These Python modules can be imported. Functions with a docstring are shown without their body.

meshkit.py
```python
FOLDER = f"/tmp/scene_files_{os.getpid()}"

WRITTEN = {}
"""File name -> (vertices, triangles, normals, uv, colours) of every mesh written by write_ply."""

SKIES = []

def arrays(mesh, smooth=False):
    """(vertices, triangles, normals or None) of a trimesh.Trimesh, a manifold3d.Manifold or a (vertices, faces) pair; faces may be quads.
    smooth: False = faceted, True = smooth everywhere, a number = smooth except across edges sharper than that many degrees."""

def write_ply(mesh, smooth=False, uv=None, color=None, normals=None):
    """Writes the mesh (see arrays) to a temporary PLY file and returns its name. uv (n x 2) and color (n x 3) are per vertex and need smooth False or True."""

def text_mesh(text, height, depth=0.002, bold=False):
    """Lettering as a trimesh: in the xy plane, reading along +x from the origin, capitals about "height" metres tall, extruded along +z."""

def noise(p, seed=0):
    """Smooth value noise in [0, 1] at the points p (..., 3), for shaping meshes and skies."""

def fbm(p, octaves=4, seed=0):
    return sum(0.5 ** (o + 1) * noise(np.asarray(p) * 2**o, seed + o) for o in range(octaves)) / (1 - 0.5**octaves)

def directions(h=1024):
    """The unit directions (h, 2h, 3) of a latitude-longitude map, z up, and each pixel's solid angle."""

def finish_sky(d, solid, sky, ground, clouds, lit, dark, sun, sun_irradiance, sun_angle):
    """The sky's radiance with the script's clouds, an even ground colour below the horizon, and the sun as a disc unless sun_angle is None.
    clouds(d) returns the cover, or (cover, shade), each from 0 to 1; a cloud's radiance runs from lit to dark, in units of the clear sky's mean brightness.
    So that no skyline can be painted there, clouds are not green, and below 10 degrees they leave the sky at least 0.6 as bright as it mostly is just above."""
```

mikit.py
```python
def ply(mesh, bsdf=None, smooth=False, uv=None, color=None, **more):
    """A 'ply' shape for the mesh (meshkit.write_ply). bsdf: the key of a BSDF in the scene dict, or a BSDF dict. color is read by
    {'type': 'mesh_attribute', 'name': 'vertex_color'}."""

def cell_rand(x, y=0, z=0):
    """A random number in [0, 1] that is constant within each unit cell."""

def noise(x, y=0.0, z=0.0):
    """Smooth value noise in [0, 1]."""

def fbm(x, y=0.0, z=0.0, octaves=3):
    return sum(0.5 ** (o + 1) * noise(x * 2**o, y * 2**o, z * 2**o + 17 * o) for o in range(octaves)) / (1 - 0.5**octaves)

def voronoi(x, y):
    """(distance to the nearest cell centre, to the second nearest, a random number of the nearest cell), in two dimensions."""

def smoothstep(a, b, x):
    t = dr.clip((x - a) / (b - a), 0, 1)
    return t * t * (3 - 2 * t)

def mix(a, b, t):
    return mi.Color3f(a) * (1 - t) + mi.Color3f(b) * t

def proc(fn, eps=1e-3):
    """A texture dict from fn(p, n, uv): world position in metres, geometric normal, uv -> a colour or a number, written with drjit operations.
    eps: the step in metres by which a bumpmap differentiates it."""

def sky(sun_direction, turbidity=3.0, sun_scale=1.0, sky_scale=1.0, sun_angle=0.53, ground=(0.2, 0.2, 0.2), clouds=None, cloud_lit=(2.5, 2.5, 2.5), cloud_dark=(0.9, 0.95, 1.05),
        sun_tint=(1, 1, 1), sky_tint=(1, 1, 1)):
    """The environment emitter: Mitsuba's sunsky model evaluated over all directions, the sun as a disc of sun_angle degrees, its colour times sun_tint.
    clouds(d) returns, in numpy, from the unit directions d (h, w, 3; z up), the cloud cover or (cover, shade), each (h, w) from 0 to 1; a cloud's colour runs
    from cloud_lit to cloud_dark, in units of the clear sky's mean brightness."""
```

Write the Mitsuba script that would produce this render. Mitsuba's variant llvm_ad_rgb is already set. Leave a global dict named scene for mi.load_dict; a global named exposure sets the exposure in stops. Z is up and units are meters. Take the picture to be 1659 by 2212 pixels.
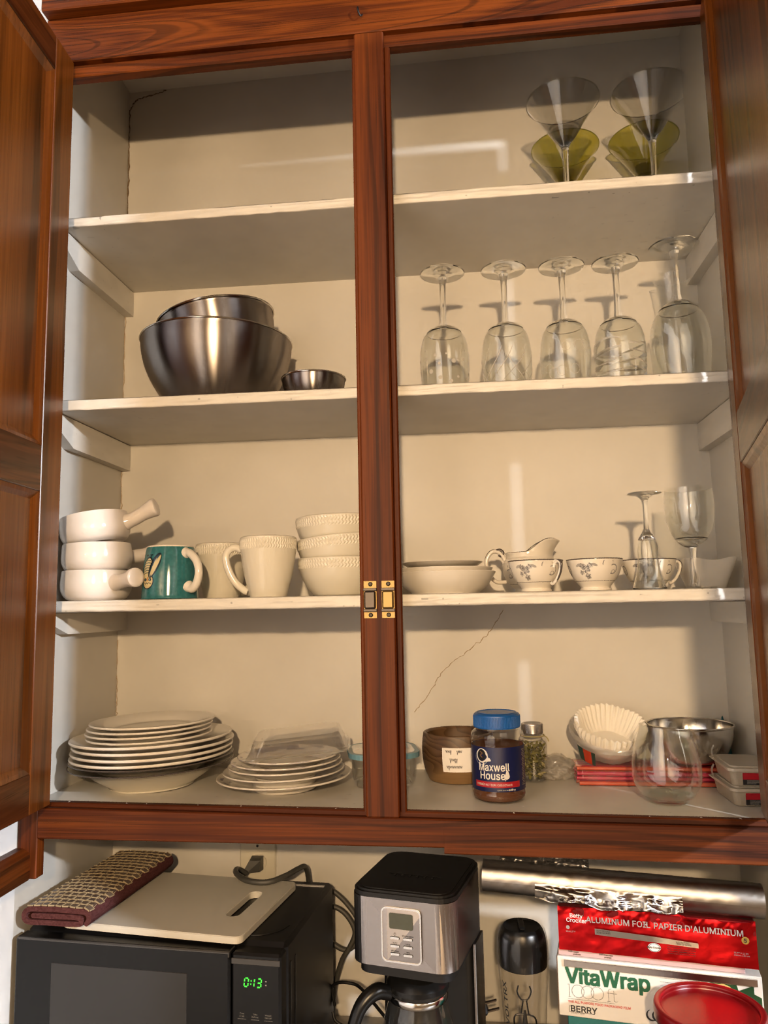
import math, random
import numpy as np, trimesh, mitsuba as mi, drjit as dr
import shapely, shapely.geometry as sg, shapely.affinity as sa
from shapely.ops import unary_union
import mikit, meshkit
from mikit import noise, fbm, smoothstep, mix

random.seed(7); np.random.seed(7)
scene, labels = {}, {}
PI = math.pi

# ---------------------------------------------------------------- camera
def camera_matrix(yaw, pitch, roll, eye):
    sy, cy, sp, cp = math.sin(yaw), math.cos(yaw), math.sin(pitch), math.cos(pitch)
    f = np.array([sy*cp, cy*cp, sp]); r = np.array([cy, -sy, 0.0]); u = np.cross(r, f)
    u2 = -math.sin(roll)*r + math.cos(roll)*u
    return mi.ScalarTransform4f().look_at(origin=list(eye), target=list(np.array(eye)+f), up=list(u2))

scene['camera'] = {'type': 'perspective', 'fov': 2*math.degrees(math.atan(829.5/1652.05)), 'fov_axis': 'x', 'near_clip': 0.02, 'far_clip': 50.0,
                   'to_world': camera_matrix(-0.1112, 0.1234, -0.0200, (0.661, -1.1677, 0.3056))}
exposure = 2.52

# ---------------------------------------------------------------- light (two lamps of the room; their bodies are built at the end)
WARM_AT, WARM_R, WARM_RADIANCE = (0.705, -2.05, 0.66), 0.030, (850.0, 585.0, 330.0)
COOL_AT, COOL_R, COOL_RADIANCE = (3.17, -2.135, 1.13), 0.060, (800.0, 835.0, 900.0)

# ---------------------------------------------------------------- small library
def mat(loc=(0, 0, 0), rz=0.0, rx=0.0, ry=0.0, s=1.0):
    """location, then turns in degrees about z, y, x (x first)."""
    R = trimesh.transformations.euler_matrix(math.radians(rx), math.radians(ry), math.radians(rz), 'sxyz')
    M = R.copy(); M[:3, :3] *= s; M[:3, 3] = loc
    return M

def tw(M):
    return mi.ScalarTransform4f(np.asarray(M, float).tolist())

def P(mesh, bsdf, smooth=35, uv=None, **k):
    return mikit.ply(mesh, bsdf, smooth=True if uv is not None else smooth, uv=uv, **k)

counts = {}
def numbered(key):
    n = counts.get(key, 0); counts[key] = n+1
    return key if n == 0 else f'{key}_{n:03d}'

def thing(name, label, category, group=None):
    k = numbered(name); labels[k] = {'label': label, 'category': category}
    if group: labels[k]['group'] = group
    return k

def part(parent, name, ply, M=None, label=None, kind=None):
    k = numbered(parent+'__'+name)
    scene[k] = {**ply, 'to_world': tw(M)} if M is not None else dict(ply)
    if label or kind:
        labels[k] = {**({'label': label} if label else {}), **({'kind': kind} if kind else {})}
    return k

def whole(name, label, category, ply, M=None, group=None, kind=None):
    k = thing(name, label, category, group)
    if kind: labels[k]['kind'] = kind
    scene[k] = {**ply, 'to_world': tw(M)} if M is not None else dict(ply)
    return k

def struct(name, label, ply, M=None):
    k = numbered(name); labels[k] = {'label': label, 'category': name.split('_')[0], 'kind': 'structure'}
    scene[k] = {**ply, 'to_world': tw(M)} if M is not None else dict(ply)
    return k

def cat(*ms):
    return trimesh.util.concatenate([m for m in ms if m is not None])

def lathe(prof, n=72, uv=False):
    """turn (r, z) points about z."""
    prof = np.array(prof, float); m = len(prof)
    th = np.linspace(0, 2*PI, n+1)
    x = prof[None, :, 0]*np.cos(th)[:, None]; y = prof[None, :, 0]*np.sin(th)[:, None]; z = np.broadcast_to(prof[None, :, 1], x.shape)
    v = np.stack([x, y, z], -1).reshape(-1, 3)
    i, j = np.meshgrid(np.arange(n), np.arange(m-1), indexing='ij')
    a = i*m+j; b = (i+1)*m+j; c = b+1; d = a+1
    f = np.concatenate([np.stack([a, b, c], -1).reshape(-1, 3), np.stack([a, c, d], -1).reshape(-1, 3)])
    t = v[f]; ar = np.linalg.norm(np.cross(t[:, 1]-t[:, 0], t[:, 2]-t[:, 0]), axis=1)
    f = f[ar > 1e-14]
    if uv:
        U = np.stack([np.broadcast_to(th[:, None]/(2*PI), x.shape), z], -1).reshape(-1, 2)
        return trimesh.Trimesh(v, f, process=False), U
    me = trimesh.Trimesh(v, f, process=False); me.merge_vertices(); return me

def spline(pts, k=8):
    """Catmull-Rom through the points."""
    p = np.array(pts, float); q = np.vstack([2*p[0]-p[1], p, 2*p[-1]-p[-2]]); out = []
    for i in range(1, len(q)-2):
        for t in np.linspace(0, 1, k, endpoint=False):
            out.append(0.5*((2*q[i])+(-q[i-1]+q[i+1])*t+(2*q[i-1]-5*q[i]+4*q[i+1]-q[i+2])*t*t+(-q[i-1]+3*q[i]-3*q[i+1]+q[i+2])*t**3))
    out.append(p[-1]); return np.array(out)

def tube(pts, r, n=10, flat=1.0):
    p = np.array(pts, float); N = len(p); r = np.broadcast_to(np.asarray(r, float), (N,))
    t = np.gradient(p, axis=0); t /= np.linalg.norm(t, axis=1, keepdims=True)+1e-12
    a = np.cross(t[0], [0, 0, 1.0]);  a = a if np.linalg.norm(a) > .05 else np.cross(t[0], [1.0, 0, 0]); a /= np.linalg.norm(a)
    rings = []
    for i in range(N):
        a = a-t[i]*(a@t[i]); a /= np.linalg.norm(a); b = np.cross(t[i], a)
        ph = np.linspace(0, 2*PI, n, endpoint=False)
        rings.append(p[i]+r[i]*(np.cos(ph)[:, None]*a+flat*np.sin(ph)[:, None]*b))
    v = np.vstack(rings+[p[:1], p[-1:]]); f = []
    for i in range(N-1):
        for j in range(n):
            k = (j+1) % n; A, B, C, D = i*n+j, i*n+k, (i+1)*n+k, (i+1)*n+j
            f += [[A, B, C], [A, C, D]]
    for j in range(n):
        k = (j+1) % n; f += [[N*n, k, j], [N*n+1, (N-1)*n+j, (N-1)*n+k]]
    return trimesh.Trimesh(v, f, process=False)

def box(x0, x1, y0, y1, z0, z1, c=0.0015):
    """box with chamfered edges."""
    if c <= 0:
        return trimesh.creation.box(bounds=[[x0, y0, z0], [x1, y1, z1]])
    v = []
    for sx, X in ((1, x0), (-1, x1)):
        for sy, Y in ((1, y0), (-1, y1)):
            for sz, Z in ((1, z0), (-1, z1)):
                v += [[X+sx*c, Y+sy*c, Z], [X+sx*c, Y, Z+sz*c], [X, Y+sy*c, Z+sz*c]]
    return trimesh.convex.convex_hull(np.array(v))

def prism(poly, h, z0=0.0):
    m = [trimesh.creation.extrude_polygon(g, h, engine='earcut') for g in getattr(poly, 'geoms', [poly]) if g.area > 1e-12]
    m = cat(*m); m.apply_translation([0, 0, z0]); return m

def rrect(w, h, r, q=6):
    return sg.box(-w/2+r, -h/2+r, w/2-r, h/2-r).buffer(r, quad_segs=q)

def flat(poly):
    """the polygon as a flat sheet in xy (for prints a fraction of a millimetre proud)."""
    ms = []
    for g in getattr(poly, 'geoms', [poly]):
        if g.area > 1e-13:
            v, f = trimesh.creation.triangulate_polygon(g, engine='earcut'); ms.append(trimesh.Trimesh(np.c_[v, np.zeros(len(v))], f, process=False))
    return cat(*ms)

def text(s, h, bold=False, center=False, right=False):
    m = meshkit.text_mesh(s, h, depth=0.0002, bold=bold)
    if center: m.apply_translation([-m.bounds[:, 0].mean(), 0, 0])
    if right: m.apply_translation([-m.bounds[1, 0], 0, 0])
    return m

def at2(m, x, y, sx=1.0, sy=1.0):
    m = m.copy(); m.vertices[:, 0] = m.vertices[:, 0]*sx+x; m.vertices[:, 1] = m.vertices[:, 1]*sy+y; return m

def stand(m, lift=0.0):
    """xy lettering to the xz plane facing -y."""
    v = m.vertices.copy(); m = m.copy(); m.vertices = np.c_[v[:, 0], -v[:, 2]-lift, v[:, 1]]; return m

def wrap(m, R, th0=-PI/2, lift=0.0):
    """xy sheet around a cylinder; x runs along the circle, th0 faces the viewer."""
    v = m.vertices.copy(); m = m.copy(); th = th0+v[:, 0]/(float(np.max(R(v[:, 1]))) if callable(R) else R)
    r = (R(v[:, 1]) if callable(R) else R)+v[:, 2]+lift
    m.vertices = np.c_[r*np.cos(th), r*np.sin(th), v[:, 1]]; return m

def on_lathe(poly, prof, th0=-PI/2, lift=0.0004, step=0.003):
    """polygon in (arc length, z) laid on a turned surface."""
    prof = np.array(sorted(prof, key=lambda q: q[1])); rf = lambda z: np.interp(z, prof[:, 1], prof[:, 0])
    m = flat(shapely.segmentize(poly, step)); v = m.vertices; R0 = prof[:, 0].max()
    th = th0+v[:, 0]/R0; r = rf(v[:, 1])+lift
    m.vertices = np.c_[r*np.cos(th), r*np.sin(th), v[:, 1]]; return m

def grid_sheet(nu, nv, fn):
    u, v = np.meshgrid(np.linspace(0, 1, nu), np.linspace(0, 1, nv), indexing='ij')
    pts = fn(u.ravel(), v.ravel())
    i, j = np.meshgrid(np.arange(nu-1), np.arange(nv-1), indexing='ij'); a = (i*nv+j).ravel()
    f = np.vstack([np.c_[a, a+nv, a+nv+1], np.c_[a, a+nv+1, a+1]])
    return trimesh.Trimesh(pts, f, process=False)

def ring(r, w, z=0.0, n=72, m=8, sq=1.0):
    ph = np.linspace(0, 2*PI, m+1)
    return lathe(np.c_[r+w*np.cos(ph), z+w*sq*np.sin(ph)], n)

# ---------------------------------------------------------------- materials
def rgb(*c):
    return {'type': 'rgb', 'value': list(c)}

def plastic(name, color, alpha=0.15, tex=None, ior=1.5):
    scene[name] = {'type': 'twosided', 'b': {'type': 'roughplastic', 'diffuse_reflectance': tex or rgb(*color), 'alpha': alpha, 'int_ior': ior, 'nonlinear': True}}
def matte(name, color, tex=None):
    scene[name] = {'type': 'twosided', 'b': {'type': 'diffuse', 'reflectance': tex or rgb(*color)}}
def metal(name, color, au=0.15, av=None):
    scene[name] = {'type': 'twosided', 'b': {'type': 'roughconductor', 'material': 'none', 'specular_reflectance': rgb(*color), 'alpha_u': au, 'alpha_v': av or au}}
def sheet_glass(name, color=(1, 1, 1), ior=1.5, refl=1.0):
    scene[name] = {'type': 'thindielectric', 'int_ior': ior, 'specular_transmittance': rgb(*color), 'specular_reflectance': rgb(refl, refl, refl)}
def solid_glass(name, color=(1, 1, 1), ior=1.5):
    scene[name] = {'type': 'dielectric', 'int_ior': ior, 'specular_transmittance': rgb(*color)}

def wood_fn(axis, seed, light=(0.190, 0.0445, 0.0056), dark=(0.076, 0.0142, 0.0022), ring_scale=60.0):
    def fn(p, n, uv):
        if axis == 'z': t, a, b = p.z, p.x*0.82+p.y*0.75, p.y*0.4-p.x*0.2
        elif axis in ('x', 'arch'): t, a, b = p.x, p.z*0.9+p.y*0.6, p.y
        else: t, a, b = p.y, p.z*0.9+p.x*0.6, p.x
        w = fbm(t*1.3+seed, a*4.0, b*4.0, octaves=3)
        g = (a+w*0.10)*ring_scale
        if axis == 'arch': g = (t-0.25)*16.0+dr.square(p.z-1.300)*(1500.0+2200.0*noise(t*1.6, 5.0, 1.0))+5.0*fbm(t*3.0, p.z*14.0, 2.0, octaves=2)
        v = 0.46*noise(g+seed, t*0.9, b*3.0)+0.30*noise(a*260.0, t*5.0+seed, b*90.0)+0.24*noise(a*850.0, t*14.0, b*300.0)
        line = smoothstep(0.60, 0.78, noise(g*2.6, t*1.1+seed, 4.0))
        pore = smoothstep(0.72, 0.90, noise(t*9.0, a*950.0+seed, b*300.0))
        blot = fbm(t*2.5, a*8.0+seed, b*8.0, octaves=2)
        c = mix(dark, light, dr.clip(smoothstep(0.22, 0.78, v)+0.7*(blot-0.5), 0, 1))
        return c*(1-0.45*line)*(1-0.35*pore)
    return mikit.proc(fn)

plastic('wood_upright', None, 0.33, wood_fn('z', 3.0), 1.27)
plastic('wood_across', None, 0.33, wood_fn('x', 11.0, ring_scale=75.0), 1.27)
plastic('wood_cathedral', None, 0.33, wood_fn('arch', 2.0), 1.27)
plastic('wood_inward', None, 0.30, wood_fn('y', 5.0))
plastic('door_wood', None, 0.10, wood_fn('z', 21.0, light=(0.235, 0.070, 0.0090), dark=(0.140, 0.037, 0.0048), ring_scale=22.0))
plastic('door_wood_rail', None, 0.10, wood_fn('y', 9.0, light=(0.140, 0.037, 0.0065), dark=(0.072, 0.017, 0.0034)))

def paint_fn(p, n, uv):
    m = fbm(p.x*7, p.y*7, p.z*7, octaves=3)
    return mix((0.66, 0.635, 0.585), (0.75, 0.73, 0.685), m)
plastic('cabinet_paint', None, 0.22, mikit.proc(paint_fn))
def shelf_fn(p, n, uv):
    m = fbm(p.x*30, p.y*30, p.z*60, octaves=3)
    speck = smoothstep(0.90, 0.95, noise(p.x*120, p.y*120, p.z*120))*dr.select(p.y < 0.06, 1.0, 0.25)
    return mix((0.73, 0.71, 0.665), (0.80, 0.78, 0.735), m)*(1-0.35*speck)
plastic('shelf_paint', None, 0.25, mikit.proc(shelf_fn))
def plaster_fn(p, n, uv):
    return 0.5*fbm(p.y*30, p.z*22, p.x*30, octaves=3)+0.5*noise(p.y*95, p.z*60, p.x*90)
scene['plaster'] = {'type': 'twosided', 'b': {'type': 'bumpmap', 'arbitrary': {**mikit.proc(plaster_fn, eps=2e-3)}, 'scale': 0.0022,
                    'bsdf': {'type': 'roughplastic', 'diffuse_reflectance': rgb(0.76, 0.755, 0.74), 'alpha': 0.3}}}
plastic('room_paint', (0.23, 0.170, 0.100), 0.3)
matte('floor_tile', (0.14, 0.10, 0.07))
plastic('counter', (0.32, 0.29, 0.25), 0.2)
plastic('china', (0.80, 0.775, 0.725), 0.03)
plastic('cream_china', (0.76, 0.735, 0.66), 0.03)
plastic('stoneware', (0.78, 0.75, 0.72), 0.03)
def floral_fn(p, n, uv):
    on = smoothstep(0.46, 0.52, fbm(uv.x*46.0, uv.y*420.0, 3.0, octaves=3))*smoothstep(0.30, 0.45, noise(uv.x*16.0+4, 2.0, 5.0))
    band = smoothstep(0.0155, 0.0175, uv.y)*(1-smoothstep(0.0215, 0.0228, uv.y))*dr.select(n.z > 0.1, 1.0, 0.0)
    tone = mix((0.20, 0.23, 0.36), (0.36, 0.28, 0.31), noise(uv.x*60, uv.y*500, 1.0))
    return mix((0.80, 0.77, 0.71), tone, on*band*0.85)
plastic('floral_china', None, 0.03, mikit.proc(floral_fn))

def cup_fn(p, n, uv):
    """grey flower sprays, scrolls and two silver lines; uv = (turn, height)."""
    x = uv.x*6.0; cell = dr.floor(x); s = (x-cell)-0.5            # 8 panels around, spray and scroll alternate
    even = dr.select(cell-2*dr.floor(cell/2) < 0.5, 1.0, 0.0)
    X, Z = s*0.031, (uv.y-0.0320)*0.76
    d = dr.sqrt(X*X+Z*Z); ang = dr.atan2(Z, X)
    fl = mi.Float(0)
    for cx, cz, r in ((0.0, 0.0015, 0.0052), (-0.0048, 0.005, 0.0036), (0.0046, 0.0055, 0.0034), (0.001, -0.0075, 0.0040), (-0.006, -0.003, 0.0030)):
        dd = dr.sqrt(dr.square(X-cx)+dr.square(Z-cz)); aa = dr.atan2(Z-cz, X-cx)
        pet = dd-r*(0.62+0.38*dr.abs(dr.sin(aa*2.5)))
        fl = dr.maximum(fl, (1-smoothstep(-0.0004, 0.0004, pet))*(0.35+0.65*smoothstep(0.40, 0.6, noise(X*1400, Z*1400, cell))))
    leaf = dr.sqrt(dr.square((dr.abs(X)-0.0095)*0.55)+dr.square(Z-0.006+0.35*(dr.abs(X)-0.0095)))
    fl = dr.maximum(fl, 0.55*(1-smoothstep(0.0014, 0.0020, leaf)))
    r1 = dr.abs(dr.sqrt(dr.square(X-0.001)+dr.square(Z-0.0005))-0.0055); arc = dr.select(X > -0.002, 1.0, 0.0)
    r2 = dr.abs(dr.sqrt(dr.square(X+0.006)+dr.square(Z-0.0068))-0.0065); arc2 = dr.select((Z > 0.0055) & (X < 0.0), 1.0, 0.0)
    r3 = dr.abs(dr.sqrt(dr.square(X-0.0015)+dr.square(Z+0.0025))-0.0022)
    sc = dr.maximum((1-smoothstep(0.0004, 0.0008, r1))*arc, dr.maximum((1-smoothstep(0.0003, 0.0007, r2))*arc2, 0.8*(1-smoothstep(0.0002, 0.0006, r3))))
    print_ = dr.select(even > 0.5, fl*0.85, sc*0.65)*dr.select(Z < 0.0108, 1.0, 0.0)
    line = dr.maximum(smoothstep(0.0485, 0.0489, uv.y), (1-smoothstep(0.00025, 0.0005, dr.abs(uv.y-0.0150)))*0.8)
    c = mix((0.80, 0.77, 0.71), (0.13, 0.12, 0.125), print_)
    return mix(c, (0.16, 0.14, 0.13), line)
plastic('sprig_china', None, 0.03, mikit.proc(cup_fn))
plastic('silver_line', (0.14, 0.12, 0.11), 0.08)

def teal_fn(p, n, uv):
    """teal glaze with a printed bird seen from below; uv = (turn, height)."""
    X = (uv.x-0.668)*0.283; Z = uv.y-0.043
    base = mix((0.050, 0.225, 0.250), (0.070, 0.285, 0.310), noise(X*300, Z*300, 2.0))
    def ell(cx, cz, a, b, rot=0.0):
        c_, s_ = math.cos(rot), math.sin(rot); x_, z_ = (X-cx)*c_+(Z-cz)*s_, -(X-cx)*s_+(Z-cz)*c_
        return dr.sqrt(dr.square(x_/a)+dr.square(z_/b))
    ink, cream = (0.02, 0.035, 0.05), (0.72, 0.66, 0.45)
    def put(c, m, col): return mix(c, col, m)
    def inside(e, w=0.06): return 1-smoothstep(1-w, 1+w, e)
    body = dr.minimum(ell(-0.004, 0.006, 0.0115, 0.021, -0.25), ell(-0.001, -0.013, 0.0125, 0.0125))
    c = put(base, inside(body*0.92), ink)
    c = put(c, inside(body*1.06), cream)
    stripes = dr.select(Z > -0.002, 1.0, 0.0)*smoothstep(0.1, 0.5, dr.sin((Z+dr.square(X+0.002)*22)*1500.0))
    c = put(c, stripes*inside(body*1.10)*0.8, (0.10, 0.16, 0.15))
    wing = dr.maximum(ell(0.0125, 0.013, 0.0085, 0.023, -0.45), 0.0)
    c = put(c, inside(wing), ink)
    c = put(c, inside(ell(0.0135, 0.013, 0.0060, 0.020, -0.45)), (0.05, 0.13, 0.20))
    c = put(c, inside(ell(0.0150, 0.013, 0.0032, 0.019, -0.45), 0.12), cream)
    c = put(c, inside(ell(0.0098, 0.010, 0.0017, 0.016, -0.40), 0.2), cream)
    for ex in (-0.0065, 0.0045):
        c = put(c, inside(ell(ex, -0.0105, 0.0034, 0.0026), 0.1), ink)
        c = put(c, inside(ell(ex, -0.0105, 0.0019, 0.0017), 0.1), (0.10, 0.22, 0.30))
    c = put(c, inside(ell(-0.001, -0.0095, 0.0014, 0.0036)), (0.55, 0.25, 0.05))
    mouth = dr.abs(Z+0.0180-0.35*dr.abs(dr.sin(X*520.0))*0.006)
    c = put(c, (1-smoothstep(0.0004, 0.0008, mouth))*inside(ell(-0.001, -0.018, 0.009, 0.006)), ink)
    for lx in (-0.007, 0.004):
        c = put(c, (1-smoothstep(0.0005, 0.0009, dr.abs(X-lx)))*dr.select(dr.abs(Z-0.027) < 0.004, 1.0, 0.0), ink)
        c = put(c, (1-smoothstep(0.0005, 0.0010, dr.abs(Z-0.031)))*dr.select(dr.abs(X-lx) < 0.0038, 1.0, 0.0), ink)
    return c
plastic('teal_glaze', None, 0.03, mikit.proc(teal_fn))

metal('steel', (0.29, 0.265, 0.25), 0.05, 0.26)
metal('mirror_steel', (0.62, 0.60, 0.57), 0.035)
metal('satin_steel', (0.60, 0.57, 0.55), 0.22, 0.10)
metal('brushed_panel', (0.37, 0.34, 0.325), 0.30, 0.12)
metal('foil', (0.42, 0.405, 0.39), 0.13)
metal('red_foil', (0.52, 0.012, 0.016), 0.20)
metal('brass', (0.36, 0.25, 0.105), 0.35)
metal('foil_sheet', (0.36, 0.345, 0.33), 0.19)
sheet_glass('shaker_plastic', (0.93, 0.92, 0.90), 1.27)
metal('old_bronze', (0.13, 0.11, 0.095), 0.35)
metal('dark_screw', (0.05, 0.045, 0.04), 0.3)
sheet_glass('thin_glass', (0.97, 0.975, 0.96), 1.45)
sheet_glass('smoke_glass', (0.60, 0.60, 0.575))
sheet_glass('green_glass', (0.62, 0.58, 0.115))
sheet_glass('clear_film', (0.90, 0.89, 0.87), 1.6)
scene['lid_glass'] = {'type': 'principledthin', 'base_color': rgb(0.96, 0.95, 0.93), 'roughness': 0.04, 'diff_trans': 0.8, 'spec_trans': 0.95, 'eta': 1.6}
sheet_glass('clear_plastic', (0.95, 0.94, 0.92), 1.45)
sheet_glass('red_plastic_sheet', (0.70, 0.035, 0.05), 1.5)
solid_glass('glass', (0.985, 0.99, 0.98))
solid_glass('dark_glass', (0.62, 0.68, 0.75))
solid_glass('smoky_rim', (0.55, 0.56, 0.56))
solid_glass('base_glass', (0.90, 0.94, 0.90))
solid_glass('green_solid', (0.60, 0.62, 0.25))
scene['etched'] = {'type': 'principledthin', 'base_color': rgb(0.66, 0.64, 0.60), 'roughness': 0.6, 'diff_trans': 1.0, 'spec_trans': 0.0, 'eta': 1.4}
scene['frosted_film'] = {'type': 'principledthin', 'base_color': rgb(0.82, 0.80, 0.76), 'roughness': 0.25, 'diff_trans': 0.9, 'spec_trans': 0.55, 'eta': 1.4}
scene['bag_film'] = {'type': 'principledthin', 'base_color': rgb(0.90, 0.88, 0.84), 'roughness': 0.12, 'diff_trans': 0.9, 'spec_trans': 0.74, 'eta': 1.55}
scene['paper_filter'] = {'type': 'principledthin', 'base_color': rgb(0.88, 0.85, 0.78), 'roughness': 0.9, 'diff_trans': 0.6, 'spec_trans': 0.0, 'eta': 1.3}
plastic('black_plastic', (0.010, 0.010, 0.010), 0.10, None, 1.38)
plastic('black_satin', (0.012, 0.012, 0.013), 0.28, None, 1.38)
plastic('microwave_black', (0.006, 0.006, 0.0065), 0.20, None, 1.38)
plastic('window_grey', (0.050, 0.050, 0.052), 0.18, None, 1.38)
plastic('trim_grey', (0.09, 0.088, 0.088), 0.2)
plastic('cord_grey', (0.105, 0.102, 0.090), 0.3)
plastic('outlet_ivory', (0.72, 0.69, 0.60), 0.15)
plastic('board_plastic', (0.74, 0.72, 0.66), 0.22)
plastic('blue_lid', (0.013, 0.165, 0.50), 0.20)
plastic('label_blue', (0.009, 0.017, 0.115), 0.20)
plastic('label_red', (0.52, 0.022, 0.040), 0.2)
plastic('label_white', (0.80, 0.78, 0.76), 0.25)
plastic('label_dark', (0.02, 0.02, 0.025), 0.25)
matte('coffee', (0.095, 0.040, 0.020))
plastic('brown_liquid', (0.05, 0.018, 0.008), 0.1)
plastic('print_grey', (0.30, 0.29, 0.28), 0.3)
plastic('print_light', (0.42, 0.41, 0.40), 0.3)
plastic('lcd', (0.105, 0.115, 0.070), 0.12)
matte('paper', (0.80, 0.77, 0.74))
matte('ink', (0.05, 0.04, 0.05))
matte('herb', (0.16, 0.15, 0.055)); matte('herb_dark', (0.075, 0.07, 0.03)); matte('herb_pale', (0.33, 0.29, 0.15))
matte('crack_dark', (0.14, 0.10, 0.06)); matte('crack_soft', (0.36, 0.28, 0.19))
plastic('straw_pink', (0.62, 0.045, 0.14), 0.12); plastic('straw_coral', (0.72, 0.17, 0.085), 0.12); plastic('straw_rose', (0.66, 0.10, 0.12), 0.12)
plastic('label_green', (0.008, 0.08, 0.055), 0.2); plastic('label_orange', (0.62, 0.075, 0.02), 0.2)
plastic('teal_plastic', (0.01, 0.17, 0.20), 0.2); plastic('teal_card', (0.02, 0.25, 0.25), 0.3)
plastic('light_blue_plastic', (0.24, 0.44, 0.52), 0.2)
plastic('tub_plastic', (0.52, 0.47, 0.39), 0.2); plastic('tub_lid_plastic', (0.60, 0.56, 0.49), 0.16)
plastic('card_white', (0.80, 0.78, 0.75), 0.3); plastic('card_pink', (0.66, 0.50, 0.50), 0.3); plastic('card_brown', (0.20, 0.11, 0.05), 0.4)
plastic('print_green', (0.010, 0.16, 0.075), 0.3); plastic('print_red', (0.66, 0.10, 0.09), 0.3); plastic('print_black', (0.03, 0.03, 0.03), 0.3)
plastic('print_yellow', (0.70, 0.56, 0.24), 0.3); plastic('print_cream', (0.74, 0.66, 0.50), 0.3); plastic('print_tomato', (0.62, 0.16, 0.11), 0.3)
plastic('print_leaf', (0.012, 0.09, 0.03), 0.3); plastic('print_blue_grey', (0.33, 0.38, 0.44), 0.3); plastic('print_gold', (0.45, 0.30, 0.06), 0.3)
plastic('red_plastic', (0.26, 0.005, 0.010), 0.10)
def weave_fn(p, n, uv):
    m = noise(p.x*60, p.y*60, p.z*60)
    return mix((0.14, 0.095, 0.08), (0.30, 0.24, 0.185), m)
plastic('weave_pad', None, 0.15, mikit.proc(weave_fn))
plastic('weave_thread', (0.50, 0.42, 0.28), 0.2)
def felt_fn(p, n, uv):
    return mix((0.045, 0.016, 0.016), (0.095, 0.038, 0.038), noise(p.x*500, p.y*500, p.z*500))
matte('felt', None, mikit.proc(felt_fn))
def bowl_wood_fn(p, n, uv):
    w = fbm(p.x*9, p.y*9, p.z*16, octaves=3)
    g = (p.z*1.0+p.x*0.35+w*0.10)*95.0; saw = g-dr.floor(g)
    pale = smoothstep(0.040, 0.020, p.z-0.30*(p.x-0.63)+0.05*(w-0.5))
    c = mix((0.115, 0.060, 0.026), (0.25, 0.145, 0.070), dr.clip(smoothstep(0, 0.8, saw)*0.6+0.5*(w-0.2), 0, 1))
    return mix(c, (0.42, 0.27, 0.12), pale*0.75)
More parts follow.
